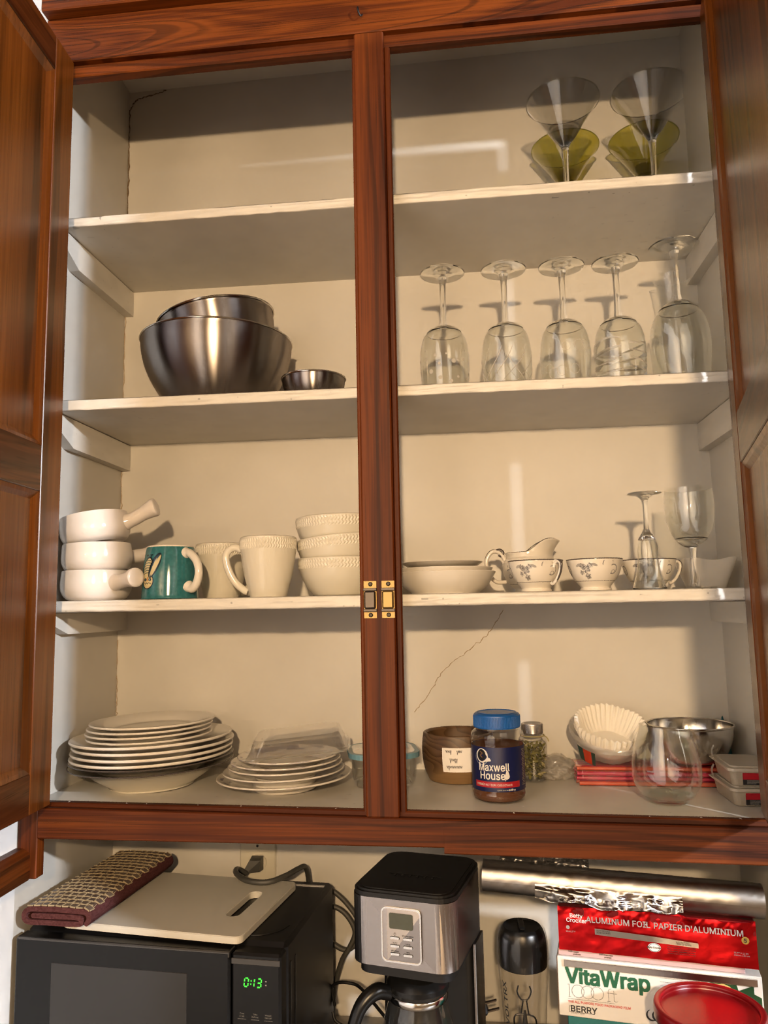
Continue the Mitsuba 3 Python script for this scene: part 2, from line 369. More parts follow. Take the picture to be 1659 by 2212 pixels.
plastic('bowl_wood', None, 0.25, mikit.proc(bowl_wood_fn))

# ================================================================ the room
LW, RW, D = -0.0535, 1.121, 0.3282          # side walls and back of the alcove
CEIL, FLOOR, CT = 1.62, -1.40, -0.44
struct('wall_back', 'cream painted wall behind the open cabinet and the counter', P(box(LW-.1, RW+.1, D, D+.1, FLOOR, CEIL, 0), 'cabinet_paint', False))
def wall_left_mesh():
    # rough plaster in front of the cabinet and below it, one skin
    return box(LW-.1, LW, -3.3, 0.0, FLOOR, CEIL, 0)
struct('wall_left', 'white rough plastered side wall left of the cabinet', P(wall_left_mesh(), 'plaster', False))
struct('wall_alcove', 'smooth painted side of the cabinet recess on the left', P(box(LW-.1, LW, 0.0, D, FLOOR, CEIL, 0), 'cabinet_paint', False))
struct('wall_right', 'cream painted wall block right of the cabinet', P(box(RW, 3.7, 0.0, D+.1, FLOOR, CEIL, 0), 'cabinet_paint', False))
struct('wall_far_right', 'painted wall at the far right of the kitchen', P(box(3.6, 3.7, -3.3, 0.0, FLOOR, CEIL, 0), 'room_paint', False))
struct('wall_front', 'painted wall opposite the cabinet', P(box(LW-.1, 3.7, -3.4, -3.3, FLOOR, CEIL, 0), 'room_paint', False))
struct('ceiling', 'painted kitchen ceiling', P(box(LW-.1, 3.7, -3.4, D+.1, CEIL, CEIL+.1, 0), 'room_paint', False))
struct('floor', 'brown kitchen floor', P(box(LW-.1, 3.7, -3.4, D+.1, FLOOR-.1, FLOOR, 0), 'floor_tile', False))
k = thing('kitchen_counter', 'counter below the wall cabinet that carries the appliances', 'counter')
part(k, 'worktop', P(box(LW+.001, RW-.001, -0.34, D-.001, CT-.035, CT, .003), 'counter', False))
part(k, 'base', P(box(LW+.001, RW-.001, -0.30, D-.001, FLOOR, CT-.035, .003), 'card_white', False))
trimk = thing('wall_trim', 'dark wooden trim board on the white side wall below the left cabinet door', 'trim'); labels[trimk]['kind'] = 'structure'
def trim_mesh():
    pg = sg.Polygon([(0, -.104), (.022, -.101), (.024, -.095), (.023, -.062), (.012, -.055), (0, -.054)])
    m = prism(pg, 0.62)                                  # x, z -> along y
    v = m.vertices; n = len(v)
    m.vertices = np.c_[LW+v[:, 0], v[:, 2]-0.62-.0005, v[:, 1]]; m.invert(); return m
scene[trimk] = P(trim_mesh(), 'wood_inward', False)

# ================================================================ the built-in cabinet
cab = thing('wall_cabinet', 'open built-in wall cabinet with reddish brown wooden frame and painted shelves', 'cabinet')
def slab(x0, x1, y0, y1, zl0, zl1, zr0, zr1, rough=0.0, nx=160, seed=1):
    """board whose ends stand at their own heights; its front edge uneven under old paint."""
    if rough <= 0: nx = 2
    xs = np.linspace(x0, x1, nx); t = (xs-x0)/(x1-x0)
    z0 = zl0+(zr0-zl0)*t; z1 = zl1+(zr1-zl1)*t
    nz = 9; c = 0.0018; rows = []
    for k_ in range(nz):
        q = k_/(nz-1); z = z0+c+(z1-z0-2*c)*q
        pp = np.c_[xs*45, np.full(nx, q*2.2+seed*7), np.full(nx, seed)]
        rows.append(np.c_[xs, y0-rough*(meshkit.fbm(pp, 3, seed)-.5)*1.6-rough*.8*(meshkit.noise(np.c_[xs*14, np.full(nx, q*5+seed), xs*0], seed) > .62), z])
    dz = rough*0.9*(meshkit.noise(np.c_[xs*60, xs*0+seed, xs*0], seed+3)-.5)
    rows = [np.c_[xs, np.full(nx, y1), z0], np.c_[xs, np.full(nx, y0+c), z0+dz]]+rows+[np.c_[xs, np.full(nx, y0+c), z1], np.c_[xs, np.full(nx, y1), z1]]
    v = np.stack(rows, 0); R = len(rows); v = v.reshape(-1, 3); f = []
    for a in range(R):
        b = (a+1) % R
        i = np.arange(nx-1); A, B, C, E_ = a*nx+i, a*nx+i+1, b*nx+i+1, b*nx+i
        f += [np.c_[A, B, C], np.c_[A, C, E_]]
    f = np.vstack(f); caps = []
    for e, s in ((0, 1), (nx-1, -1)):
        idx = [a*nx+e for a in range(R)]
        for a in range(1, R-1): caps.append([idx[0], idx[a], idx[a+1]][::s])
    return trimesh.Trimesh(v, np.vstack([f, caps]), process=False)
YS = 0.0431
SH = {1: (0.9825, 1.0000, 0.9748, 0.9945), 2: (0.6494, 0.6687, 0.6430, 0.6611), 3: (0.3063, 0.3259, 0.3045, 0.3241)}
def sz(i, x):                                             # top of shelf i at x
    if i == 0: return 0.0035-0.0090*x
    return SH[i][1]+(SH[i][3]-SH[i][1])*x/1.051
for i in (1, 2, 3):
    a, b, c_, d_ = SH[i]; k_ = lambda l, r, x: l+(r-l)*x/1.051
    m = slab(LW+.0004, RW-.0004, YS, D-.0004, k_(a, c_, LW), k_(b, d_, LW), k_(a, c_, RW), k_(b, d_, RW), 0.0016, seed=i)
    part(cab, 'shelf', P(m, 'shelf_paint', 40))
part(cab, 'floor_board', P(slab(LW+.0004, RW-.0004, 0.023, D-.0004, -.030, sz(0, LW), -.040, sz(0, RW)), 'shelf_paint', False))
part(cab, 'top_board', P(slab(LW+.0004, RW-.0004, 0.023, D-.0004, 1.4460, 1.466, 1.4535, 1.4735), 'cabinet_paint', False))
# cleats under the shelves on both side walls
for i in (1, 2, 3):
    for side in (0, 1):
        x = LW if side == 0 else RW; zt = (SH[i][0] if side == 0 else SH[i][2])-.0006+(-1)**side*0.0002
        h = 0.052 if i < 3 else 0.036
        zt -= 0.0003+abs(SH[i][2]-SH[i][0])*0.12
        y0 = 0.05
        s = 1 if side == 0 else -1
        pg = [(y0, zt), (D-.001, zt), (D-.001, zt-h), (D-.012, zt-h), (y0+.05, zt-h), (y0, zt-h*.55)]
        m = prism(sg.Polygon(pg), 0.019); v = m.vertices.copy()
        m.vertices = np.c_[x+s*(v[:, 2]+.0003), v[:, 0], v[:, 1]]
        if s > 0: m.invert()
        m.fix_normals()
        part(cab, 'cleat', P(m, 'shelf_paint', False))
# face frame
part(cab, 'top_rail', P(slab(LW+.001, RW-.001, -0.0, .022, 1.2675, 1.352, 1.2632, 1.347), 'wood_cathedral', False))
part(cab, 'crown_moulding', P(slab(LW+.001, RW-.001, -.020, .022, 1.3535, 1.47, 1.3485, 1.47), 'wood_across', False))
part(cab, 'top_stop', P(slab(-.0195, 1.085, .0105, .030, 1.2450, 1.2672, 1.2415, 1.2629), 'wood_across', False))
def bottom_rail():
    m1 = slab(-.0195, .6090, 0, .022, -.0405, .0065, -.0450, -.0050)
    m2 = slab(.6091, RW-.001, 0, .022, -.0535, -.0050, -.0640, -.0128)
    return cat(m1, m2)
part(cab, 'bottom_rail', P(bottom_rail(), 'wood_across', False))
part(cab, 'bottom_stop', P(slab(-.0195, 1.085, .0105, .0225, -.0020, .0122, -.0200, -.0045), 'wood_across', False))
part(cab, 'stile', P(box(LW+.001, -.020, 0, .022, -.100, 1.2670), 'wood_upright', False))
part(cab, 'stile', P(box(.4952, .5451, 0, .022, -.0040, 1.2650, .0022), 'wood_upright', False))
part(cab, 'stile', P(box(1.0780, RW-.001, 0, .022, -.0120, 1.2628), 'wood_upright', False))
for x0, x1 in ((.4895, .4958), (.5445, .5545)):
    part(cab, 'centre_stop', P(box(x0, x1, .0105, .0225, -.002, 1.2435, .002), 'wood_upright', False))
part(cab, 'centre_post', P(box(.4965, .5440, .0223, YS-.002, -.002, 1.2440, .001), 'shelf_paint', False))
chips = []
for i_, (x, w) in enumerate(((.022, .006), (.118, .003), (.150, .004), (.232, .003), (.300, .002), (.388, .003), (.447, .003), (.712, .003), (.905, .003), (.978, .007), (1.030, .005))):
    g = np.random.RandomState(i_); zc_ = .0122-.0167*(x+.0195)/1.1045
    chips.append(trimesh.convex.convex_hull(np.c_[x+w*(g.rand(9)-.5), .0145+.004*(g.rand(9)-.5), zc_+.0002+.0009*g.rand(9)]))
part(cab, 'paint_flakes', P(cat(*chips), 'card_white', False), label='white paint flakes on the bottom stop', kind='stuff')
# roller catches, hook
for x, body in ((.5070, 'old_bronze'), (.5345, 'brass')):
    c_ = part(cab, 'catch', P(cat(box(x-.0102, x+.0102, -.0016, -.0001, .2885, .3455, .0004)), 'brass', False), label='brass door catch on the middle stile')
    part(c_, 'roller', P(cat(box(x-.0088, x+.0088, -.0090, -.0018, .3030, .3300, .0022)), body, False))
    part(c_, 'bracket', P(cat(box(x-.0104, x+.0104, -.0060, -.0017, .3302, .3345, .0006), box(x-.0104, x+.0104, -.0060, -.0017, .2985, .3028, .0006)), 'old_bronze', False))
    for z in (.3405, .2935):
        s_ = lathe([(0, .0018), (.0024, .0015), (.0034, 0)], 20)
        part(c_, 'screw', P(s_, 'dark_screw'), mat((x+.0005, -.0017, z), rx=90))
hook_pts = spline([(0, 0, 0), (0, -.010, .001), (.0, -.013, -.006), (0.004, -.010, -.015), (.007, -.006, -.010)], 6)
part(cab, 'hook', P(tube(hook_pts, .0013, 8), 'black_satin'), mat((.5045, 0, 1.3030)), label='small black hook screwed into the top rail')
# cracks in the old plaster
def crack(pts, r, y=None, seed=0):
    q = spline(pts, 10); g = np.random.RandomState(seed); j = g.normal(0, 1, (len(q), 3))*np.array([.0012, 0, .0010]); j[0] = 0
    return tube(q+j, r*(0.5+g.rand(len(q))), 5)
cr = part(cab, 'crack', P(crack([(LW+.0005, D-.0012, 1.405), (LW+.001, D-.0010, 1.34), (LW+.0015, D-.0010, 1.26), (LW+.001, D-.001, 1.13), (LW+.001, D-.001, 1.01)], .0013, seed=1), 'crack_dark', False), label='dark crack down the back left corner')
part(cab, 'crack', P(crack([(LW+.001, D-.001, .93), (LW+.0015, D-.001, .82), (LW+.001, D-.001, .70)], .0009, seed=2), 'crack_soft', False))
part(cab, 'crack', P(crack([(LW+.001, D-.001, .60), (LW+.0012, D-.001, .50), (LW+.001, D-.001, .36)], .0010, seed=4), 'crack_soft', False))
part(cab, 'crack', P(crack([(LW+.001, D-.001, .25), (LW+.0012, D-.001, .15), (LW+.001, D-.001, .10)], .0008, seed=5), 'crack_soft', False))
part(cab, 'crack', P(crack([(-.052, D-.0006, 1.402), (-.045, D-.0006, 1.418), (-.030, D-.0006, 1.430), (.000, D-.0006, 1.436), (.03, D-.0006, 1.444)], .0011, seed=6), 'crack_dark', False))
part(cab, 'crack', P(crack([(.72, D-.0004, .295), (.69, D-.0004, .25), (.645, D-.0004, .215), (.60, D-.0004, .180), (.575, D-.0004, .140), (.545, D-.0004, .105)], .0006, seed=7), 'crack_soft', False), label='fine diagonal crack across the back wall')

# doors: local u from hinge, n towards the visible side, z up
def door_mesh(u0, u1, n0, n1, z0, z1, c=.0012):
    return box(u0, u1, n0, n1, z0, z1, c)
def frame_bead(u0, u1, z0, z1, w, n_out, n_in):
    o = [(u0, z0), (u1, z0), (u1, z1), (u0, z1)]; i_ = [(u0+w, z0+w), (u1-w, z0+w), (u1-w, z1-w), (u0+w, z1-w)]
    mid = [(u0+w*.45, z0+w*.45), (u1-w*.45, z0+w*.45), (u1-w*.45, z1-w*.45), (u0+w*.45, z1-w*.45)]
    rings = [[(a, n_out-.004, b) for a, b in o], [(a, n_out, b) for a, b in o], [(a, (n_out+n_in)/2+.0012, b) for a, b in mid], [(a, n_in, b) for a, b in i_]]
    v = np.array(rings).reshape(-1, 3); f = []
    for r in range(3):
        for k_ in range(4):
            l = (k_+1) % 4; A, B, C, E_ = r*4+k_, r*4+l, (r+1)*4+l, (r+1)*4+k_
            f += [[A, B, C], [A, C, E_]]
    return trimesh.Trimesh(v, f, process=False)
def build_door(label, hinge, du, nrm, W, z0, z1, T, stile, seed):
    M = np.eye(4); M[:3, 0] = [du[0], du[1], 0]; M[:3, 1] = [nrm[0], nrm[1], 0]; M[:3, 2] = [0, 0, 1]; M[:3, 3] = [hinge[0], hinge[1], 0]
    flip = np.linalg.det(M[:3, :3]) < 0
    def add(name, m, b, parent):
        m = m.copy(); m.apply_transform(M); 
        m.fix_normals() if m.is_watertight else None
        return part(parent, name, P(m, b, False))
    d = numbered(cab+'__door'); labels[d] = {'label': label}
    zt, lb, lt, zb = 1.203, .494, .566, .070
    for u0, u1 in ((0, stile), (W-stile, W)): add('stile', door_mesh(u0, u1, -T, 0, z0, z1), 'door_wood', d)
    for a, b in ((zt, z1), (lb, lt), (z0, zb)): add('rail', door_mesh(stile+.0003, W-stile-.0003, -T, -.0004, a, b), 'door_wood_rail', d)
    for a, b in ((lt, zt), (zb, lb)):
        add('panel', door_mesh(stile+.001, W-stile-.001, -T+.004, -.0095, a+.001, b-.001, .0005), 'door_wood', d)
        add('bead', frame_bead(stile+.0004, W-stile-.0004, a+.0004, b-.0004, .013, -.0022, -.0094), 'door_wood', d)
    return d
ang = math.radians(13.0)
du = (-math.sin(ang), -math.cos(ang)); nr = (-math.cos(ang), math.sin(ang))
build_door('left cabinet door swung wide open', (0.0, -.001), (.058, -.9983), (.9983, .058), .53, .011, 1.2625, .022, .063, 1)
build_door('right cabinet door swung open, its inner face turned to the shelves', (1.053, -.004), du, nr, .56, .011, 1.2275, .034, .072, 2)

# ================================================================ top shelf: martini glasses
def cone_glass(name, label, x, y, sheet, tip, R, H, tilt=0.0, group=None):
    t = thing(name, label, 'martini glass', group); M = mat((x, y, sz(1, x)+.0004), rz=tilt)
    zt = H*0.555
    part(t, 'foot', P(lathe([(0, .0002), (.036, .0002), (.0368, .001), (.036, .002), (.02, .0042), (.009, .0085), (.0062, .0125), (0, .0125)], 64), 'glass'), M)
    part(t, 'stem', P(lathe([(0, .0128), (.0060, .0128), (.0046, .03), (.0046, .06), (.0058, zt-.014), (.0066, zt-.006), (0, zt-.006)], 40), 'glass'), M)
    part(t, 'bowl_base', P(lathe([(0, zt-.0056), (.0066, zt-.0056), (.0078, zt-.001), (.0104, zt+.0034), (.0092, zt+.0034), (.005, zt+.001), (0, zt+.0004)], 48), tip), M)
    wall_ = lathe([(.0105, zt+.0036), (.0185, zt+.0130), (R*.55, zt+(H-zt)*.5), (R-.0004, H-.001)], 96)
    lining = lathe([(.0080, zt+.0036), (.0165, zt+.0130), (.0285, zt+.0295)], 96); lining2 = lathe([(.0060, zt+.0036), (.0140, zt+.0122)], 96)
    part(t, 'bowl', P(cat(wall_, lining, lining2), sheet), M)
    part(t, 'rim', P(ring(R, .0008, H-.0008, 96, 8), 'smoky_rim' if sheet == 'smoke_glass' else 'green_solid'), M)
    return t
cone_glass('martini_glass', 'smoky grey martini glass on the top shelf, the one away from the cabinet door', .8495, .112, 'smoke_glass', 'dark_glass', .0632, .188)
cone_glass('martini_glass', 'smoky grey martini glass on the top shelf, close to the right door', .9975, .112, 'smoke_glass', 'dark_glass', .0650, .190)
cone_glass('martini_glass', 'green martini glass standing behind the first smoky one', .8700, .252, 'green_glass', 'green_solid', .0640, .186)
cone_glass('martini_glass', 'green martini glass standing behind the smoky one beside the door', 1.0180, .252, 'green_glass', 'green_solid', .0645, .190)

# ================================================================ second shelf: steel bowls, wine glasses
def bowl_profile(R, H, foot, t=.0009, lip=.0025, power=.62):
    a = np.linspace(0, 1, 22); out = []
    for q in a:
        z = H*(1-math.cos(q*PI/2)) if False else H*q
        out.append((foot+(R-foot)*math.sin(min(1, q)*PI/2)**power if q > 0 else foot, z))
    o = [(0, 0)]+out+[(R+lip, H), (R+lip, H+.0012), (R-t, H+.0012)]
    i_ = [(max(r-t, 0), max(z, t)+ (t if k_ == 0 else 0)) for k_, (r, z) in enumerate(out)][::-1]
    return o+i_+[(0, t*2)]
def steel_bowl(name, label, R, H, foot, M, lip=.0012, bsdf='steel', power=.62):
    me, uv = lathe(bowl_profile(R, H, foot, lip=lip, power=power), 96, uv=True)
    k_ = thing(name, label, 'bowl')
    part(k_, 'body', P(me, bsdf, uv=uv), M)
    part(k_, 'rim', P(ring(R+lip*.4, .0014+lip*.25, H+.0008, 96, 8), 'mirror_steel'), M)
    return k_
zb = sz(2, .2)
steel_bowl('mixing_bowl', 'large brushed steel mixing bowl holding a smaller bowl', .1395, .136, .060, mat((.199, .1860, zb+.0005)))
steel_bowl('mixing_bowl', 'smaller steel bowl with rolled rim tilted inside the large steel bowl', .108, .100, .058, mat((.2130, .1900, zb+.0860), ry=-10.0, rx=1.5), lip=.0035, power=.40)
steel_bowl('small_steel_bowl', 'low small steel bowl on the shelf beside the large mixing bowl', .0550, .036, .036, mat((.3985, .1130, sz(2, .4)+.0005)))

def walled(bp, w, n=96):
    """closed glass wall of thickness w along the outer profile bp, its lip rounded."""
    bp = np.array(bp); tg = np.gradient(bp, axis=0); tg /= np.linalg.norm(tg, axis=1, keepdims=True); nm = np.c_[-tg[:, 1], tg[:, 0]]
    inn = bp+nm*w; lip = [(bp[-1]+nm[-1]*w*.5+tg[-1]*w*.45)]
    return lathe(np.vstack([bp, lip, inn[::-1], bp[:1]]), n)
def stem_glass(name, label, cat_, M, foot_r, z1, z2, cap, bowl, group=None, etch=None, stem_r=.0056, wall=.0011):
    """z1 top of foot, z2 where stem meets bowl; cap: outer points of the thick base; bowl: thin wall points up to the rim."""
    t = thing(name, label, cat_, group)
    part(t, 'foot', P(lathe([(0, .0003), (foot_r-.001, .0003), (foot_r, .0016), (foot_r-.0008, .0030), (foot_r*.55, .0050), (stem_r*2.2, z1*.75), (stem_r*1.45, z1), (0, z1)], 64), 'glass'), M)
    inner = [(max(r-.0009, 0), z+.0016) for r, z in cap[::-1]]
    part(t, 'stem', P(lathe([(0, z1+.0003), (stem_r*1.4, z1+.0003), (stem_r*.98, z1+.012), (stem_r*.86, (z1+z2)/2), (stem_r*1.0, z2-.010), (stem_r*1.25, z2-.002)]+cap+inner+[(0, inner[-1][1]+.0005)], 48), 'glass'), M)
    bp = spline([(r, z) for r, z in [(cap[-1][0]-.0002, cap[-1][1]+.0012)]+bowl], 5)
    part(t, 'bowl', P(walled(bp, wall), 'thin_glass', 50), M)
    if etch is not None:
        ms = [on_lathe(pg, [tuple(q) for q in bp], th0=a0) for a0, pgs in etch for pg in pgs]
        part(t, 'etched_pattern', P(cat(*ms), 'etched', True), M, label='frosted etched pattern', kind='stuff')
    return t, bp
CAP = [(.0065, .098), (.0155, .1004), (.0240, .1048), (.0302, .1106)]
BOWL = [(.0362, .1195), (.0405, .1345), (.0424, .1530), (.0425, .1700), (.0412, .1960), (.0391, .2205)]
def inverted(x, y, H, z=None, turn=0.0): return mat((x, y, (sz(2, x) if z is None else z)+H+.0004), rx=180, rz=turn)
g_ = random.Random(5)
def dots():
    out = []
    for k_ in range(34):
        s_ = g_.uniform(-.131, .131); z = g_.uniform(.150, .214); r = g_.choice([.0017, .0024, .0033, .0038])
        if all((s_-a)**2+(z-b)**2 > (r+c_+.0012)**2 for a, b, c_ in out): out.append((s_, z, r))
    return [(-PI/2, [sg.Point(s_, z).buffer(r, 10) for s_, z, r in out])]
def swooshes():
    ps = []
    for k_ in range(11):
        s_ = -.125+.025*k_; q = spline([(s_, .150), (s_+.010, .172), (s_+.030, .196), (s_+.048, .214)], 6)
        w = np.interp(np.linspace(0, 1, len(q)), [0, .4, 1], [.0003, .0011, .0003])
        L = np.c_[q[:, 0]-w, q[:, 1]]; Rr = np.c_[q[:, 0]+w, q[:, 1]]
        ps.append(sg.Polygon(np.vstack([L, Rr[::-1]])).buffer(0))
    for k_ in range(5):
        s_ = -.11+.05*k_; q = [(s_+.045, .168), (s_+.030, .190), (s_+.010, .212)]
        ps.append(sg.LineString(spline(q, 6)).buffer(.0007))
    return [(-PI/2, ps)]
def rings_():
    ps = []
    for k_ in range(26):
        s_, z, r = -.13+.26*((k_*.618) % 1), .152+.050*((k_*.37+.11) % 1), .007+.003*((k_*.73) % 1)
        ps.append(sg.Point(s_, z).buffer(r, 16).boundary.buffer(.00028))
    return [(-PI/2, ps)]
def waves():
    ps = []
    for z0, a in ((.150, .006), (.166, .004), (.183, .005), (.199, .003)):
        s_ = np.linspace(-.128, .128, 50); q = np.c_[s_, z0+a*np.sin(s_*42+z0*60)]
        w = .0010+.0009*np.abs(np.sin(s_*31+z0*90))
        ps.append(sg.Polygon(np.vstack([np.c_[q[:, 0], q[:, 1]-w], np.c_[q[:, 0], q[:, 1]+w][::-1]])).buffer(0))
    return [(-PI/2, ps)]
WINE = [(.6285, dots, 'etched with dots'), (.7345, swooshes, 'etched with slanting strokes'), (.8335, rings_, 'etched with thin circles'), (.9240, waves, 'etched with wavy bands')]
for x, e, s_ in WINE:
    stem_glass('wine_glass', f'upside-down clear wine glass {s_} on the second shelf', 'wine glass', inverted(x, .120, .2215), .0390, .0095, .098, CAP, BOWL, 'etched wine glasses standing upside down', e())
CAP5 = [(.0065, .098), (.0160, .1010), (.0250, .1065), (.0320, .1140)]
BOWL5 = [(.0400, .1260), (.0462, .1450), (.0490, .1680), (.0490, .1850), (.0465, .2150), (.0428, .2440)]
stem_glass('wine_glass', 'largest upside-down plain wine glass on the second shelf, beside the right door', 'wine glass', inverted(1.0235, .122, .2450), .0415, .0095, .096, CAP5, BOWL5, stem_r=.0058)
def footed(name, label, x, y, z):
    t = thing(name, label, 'glass'); M = mat((x, y, z+.0004))
    part(t, 'foot', P(lathe([(0, .0003), (.029, .0003), (.0295, .0015), (.026, .004), (.012, .010), (.009, .020), (.0115, .040), (.0105, .055), (.016, .075), (.018, .082), (.0168, .083), (.009, .064), (0, .060)], 56), 'glass'), M)
    bp = spline([(.0179, .0825), (.0270, .110), (.0300, .140), (.0270, .180), (.0265, .200), (.0310, .236), (.0330, .243)], 5)
    part(t, 'bowl', P(lathe(bp, 72), 'thin_glass'), M); part(t, 'rim', P(ring(.0330, .0006, .243, 72, 6), 'glass'), M)
footed('footed_tumbler', 'tall footed clear glass behind the largest wine glass', 1.052, .252, sz(2, 1.052))

# ================================================================ third shelf, left: crocks, mugs, bowls
def sweep_round(pts, radii, n=24, flat=1.0): return tube(pts, radii, n, flat)
def crock(label, M, hdir, rise):
    t = thing('soup_crock', label, 'bowl', 'white soup crocks stacked on the third shelf')
    o = [(0, .0012), (.040, .0012), (.0425, 0), (.0450, .0006), (.0525, .006), (.0578, .016), (.0592, .027), (.0584, .040), (.0572, .0500), (.0562, .0512), (.0548, .0502), (.0555, .040), (.0562, .027), (.0545, .016), (.048, .0085), (0, .0075)]
    part(t, 'body', P(lathe(spline(o, 4), 84), 'stoneware', 50), M)
    a = math.radians(hdir); d = np.array([math.cos(a), math.sin(a), 0]); up = np.array([0, 0, 1.0])
    pts = spline([d*.0565+up*.030, d*.070+up*(.031+rise*.15), d*.092+up*(.034+rise*.6), d*.108+up*(.036+rise*.9), d*.1150+up*(.0365+rise)], 6)
    rr = np.interp(np.linspace(0, 1, len(pts)), [0, .18, .45, .75, .92, 1], [.0150, .0125, .0125, .0165, .0160, .0110])
    part(t, 'handle', P(tube(pts, rr, 28), 'stoneware', 60), M)
    return t
zc = sz(3, 0.0)
crock('white soup crock at the bottom of its stack, handle end towards the front', mat((.0085, .1120, zc+.0005)), -30, 0.0)
crock('white soup crock in the middle of the stack, its handle turned to the back wall', mat((.0095, .1125, zc+.0475), ry=-2.0), 52, 0.0)
crock('white soup crock on top of the stack, tilted with its handle raised', mat((.0085, .1125, zc+.0985), ry=-10.0), 4, .010)
def cup_handle(pts, r, n=16, flat=1.0): return tube(spline(pts, 8), r, n, flat)
# teal mug
t = thing('teal_mug', 'teal mug with a printed bird and white handle beside the crocks', 'mug'); M = mat((.1460, .1050, sz(3, .146)+.0005))
tp = [(0, .001), (.0455, .001), (.0465, 0), (.0478, .001), (.0475, .006), (.0468, .030), (.0450, .055), (.0425, .074), (.0402, .0860), (.0392, .0885)]
me, uv = lathe(tp, 96, uv=True); part(t, 'body', P(me, 'teal_glaze', uv=uv), M)
part(t, 'inside', P(lathe([(.0396, .0880), (.0398, .0900), (.0384, .0905), (.0372, .0890), (.0395, .074), (.0420, .055), (.0435, .02), (.040, .006), (0, .005)], 84), 'china'), M, label='white glazed inside and rim')
a = math.radians(-30); ca, sa_ = math.cos(a), math.sin(a)
def hp(r, z): return (ca*r, sa_*r, z)
hpts = [hp(.0405, .0770), hp(.052, .0755), hp(.068, .062), hp(.0740, .044), hp(.0690, .026), hp(.058, .0165), hp(.0470, .0200)]
part(t, 'handle', P(cup_handle(hpts, np.interp(np.linspace(0, 1, 49), [0, .1, .5, .9, 1], [.0100, .0070, .0066, .0075, .0105]), 18), 'china', 60), M, label='white handle')

def relief_lathe(prof, z0, z1, waves_=72, amp=.00085, n=432):
    """turned vessel with a band of herringbone waves pressed into the outside between z0 and z1."""
    prof = np.array(prof, float)
    th = np.linspace(0, 2*PI, n, endpoint=False)
    r = np.repeat(prof[None, :, 0], n, 0); z = np.repeat(prof[None, :, 1], n, 0)
    outer = np.arange(len(prof)) < np.argmax(prof[:, 1])
    inb = outer[None, :] & (z > z0) & (z < z1)
    q = (z-z0)/(z1-z0); zig = np.abs(((q*2) % 1)*2-1)
    r = r+np.where(inb, amp*np.sin(th[:, None]*waves_+zig*3.4), 0)
    v = np.stack([r*np.cos(th)[:, None], r*np.sin(th)[:, None], z], -1).reshape(-1, 3); m = len(prof)
    i, j = np.meshgrid(np.arange(n), np.arange(m-1), indexing='ij'); i2 = (i+1) % n
    A, B, C, E_ = i*m+j, i2*m+j, i2*m+j+1, i*m+j+1
    f = np.concatenate([np.stack([A, B, C], -1).reshape(-1, 3), np.stack([A, C, E_], -1).reshape(-1, 3)])
    tt = v[f]; ar = np.linalg.norm(np.cross(tt[:, 1]-tt[:, 0], tt[:, 2]-tt[:, 0]), axis=1)
    return trimesh.Trimesh(v, f[ar > 1e-15], process=False)
def banded(outer, z0, z1, rim, wall, k_=14):
    """outer (r,z) profile resampled densely in the band, a rounded rim and the inside."""
    outer = np.array(outer, float); zz = np.unique(np.concatenate([outer[:, 1], np.linspace(z0, z1, k_)])); zz = zz[zz >= outer[0, 1]]
    sm = spline(outer, 8); o = sm.argsort(0)[:, 1]; rr = np.interp(zz, sm[o, 1], sm[o, 0])
    out = [(0, zz[0]+.001), (rr[0]-.004, zz[0]+.001)]+list(zip(rr, zz))+[(rr[-1]-.0006, rim), (rr[-1]-wall*.5, rim+.0008), (rr[-1]-wall+.0003, rim)]
    ins = [(r-wall, max(z, zz[0]+.006)) for r, z in zip(rr, zz)][::-1]
    return out+ins+[(0, zz[0]+.006)]
mug_prof = banded([(.0305, 0), (.0345, .014), (.0400, .035), (.0445, .060), (.0470, .080), (.0474, .0990)], .079, .0965, .0998, .0040)
mug_mesh = P(relief_lathe(mug_prof, .079, .0965, 66), 'cream_china', True)
def mug_handle(a):
    a = math.radians(a); q = lambda r, z: (math.cos(a)*r, math.sin(a)*r, z)
    pts = [q(.0455, .0800), q(.056, .0845), q(.0680, .0785), q(.0720, .066), q(.0670, .046), q(.056, .026), q(.0410, .0125), q(.0345, .0095)]
    return P(cup_handle(pts, .0050, 16, 1.25), 'cream_china', 60)
for x, y, a, lab in ((.2045, .2050, 35, 'cream mug with a pressed rim band, standing beside the teal mug and partly behind another'), (.3215, .0960, 187, 'cream mug with a pressed rim band in front, its handle turned towards the teal mug')):
    t = thing('cream_mug', lab, 'mug', 'cream mugs with a pressed rim band'); M = mat((x, y, sz(3, x)+.0005))
    part(t, 'body', mug_mesh, M); part(t, 'handle', mug_handle(a), M)
bowl_prof = banded([(.0445, 0), (.0500, .003), (.0620, .016), (.0715, .034), (.0750, .046), (.0765, .0630)], .0465, .0620, .0645, .0050)
bowl_mesh = P(relief_lathe(bowl_prof, .0465, .0615, 84), 'cream_china', True)
for dz, tilt, dx, lab in ((0, 0, 0, 'bottom cream bowl of the stack beside the middle stile'), (.0368, -4.5, .002, 'tilted middle cream bowl of the stack beside the middle stile'), (.0712, -1.0, -.003, 'topmost cream bowl of the stack beside the middle stile')):
    whole('cream_bowl', lab, 'bowl', bowl_mesh, mat((.4385+dx, .1520, sz(3, .4385)+.0005+dz), ry=tilt), 'cream bowls with a pressed rim band')

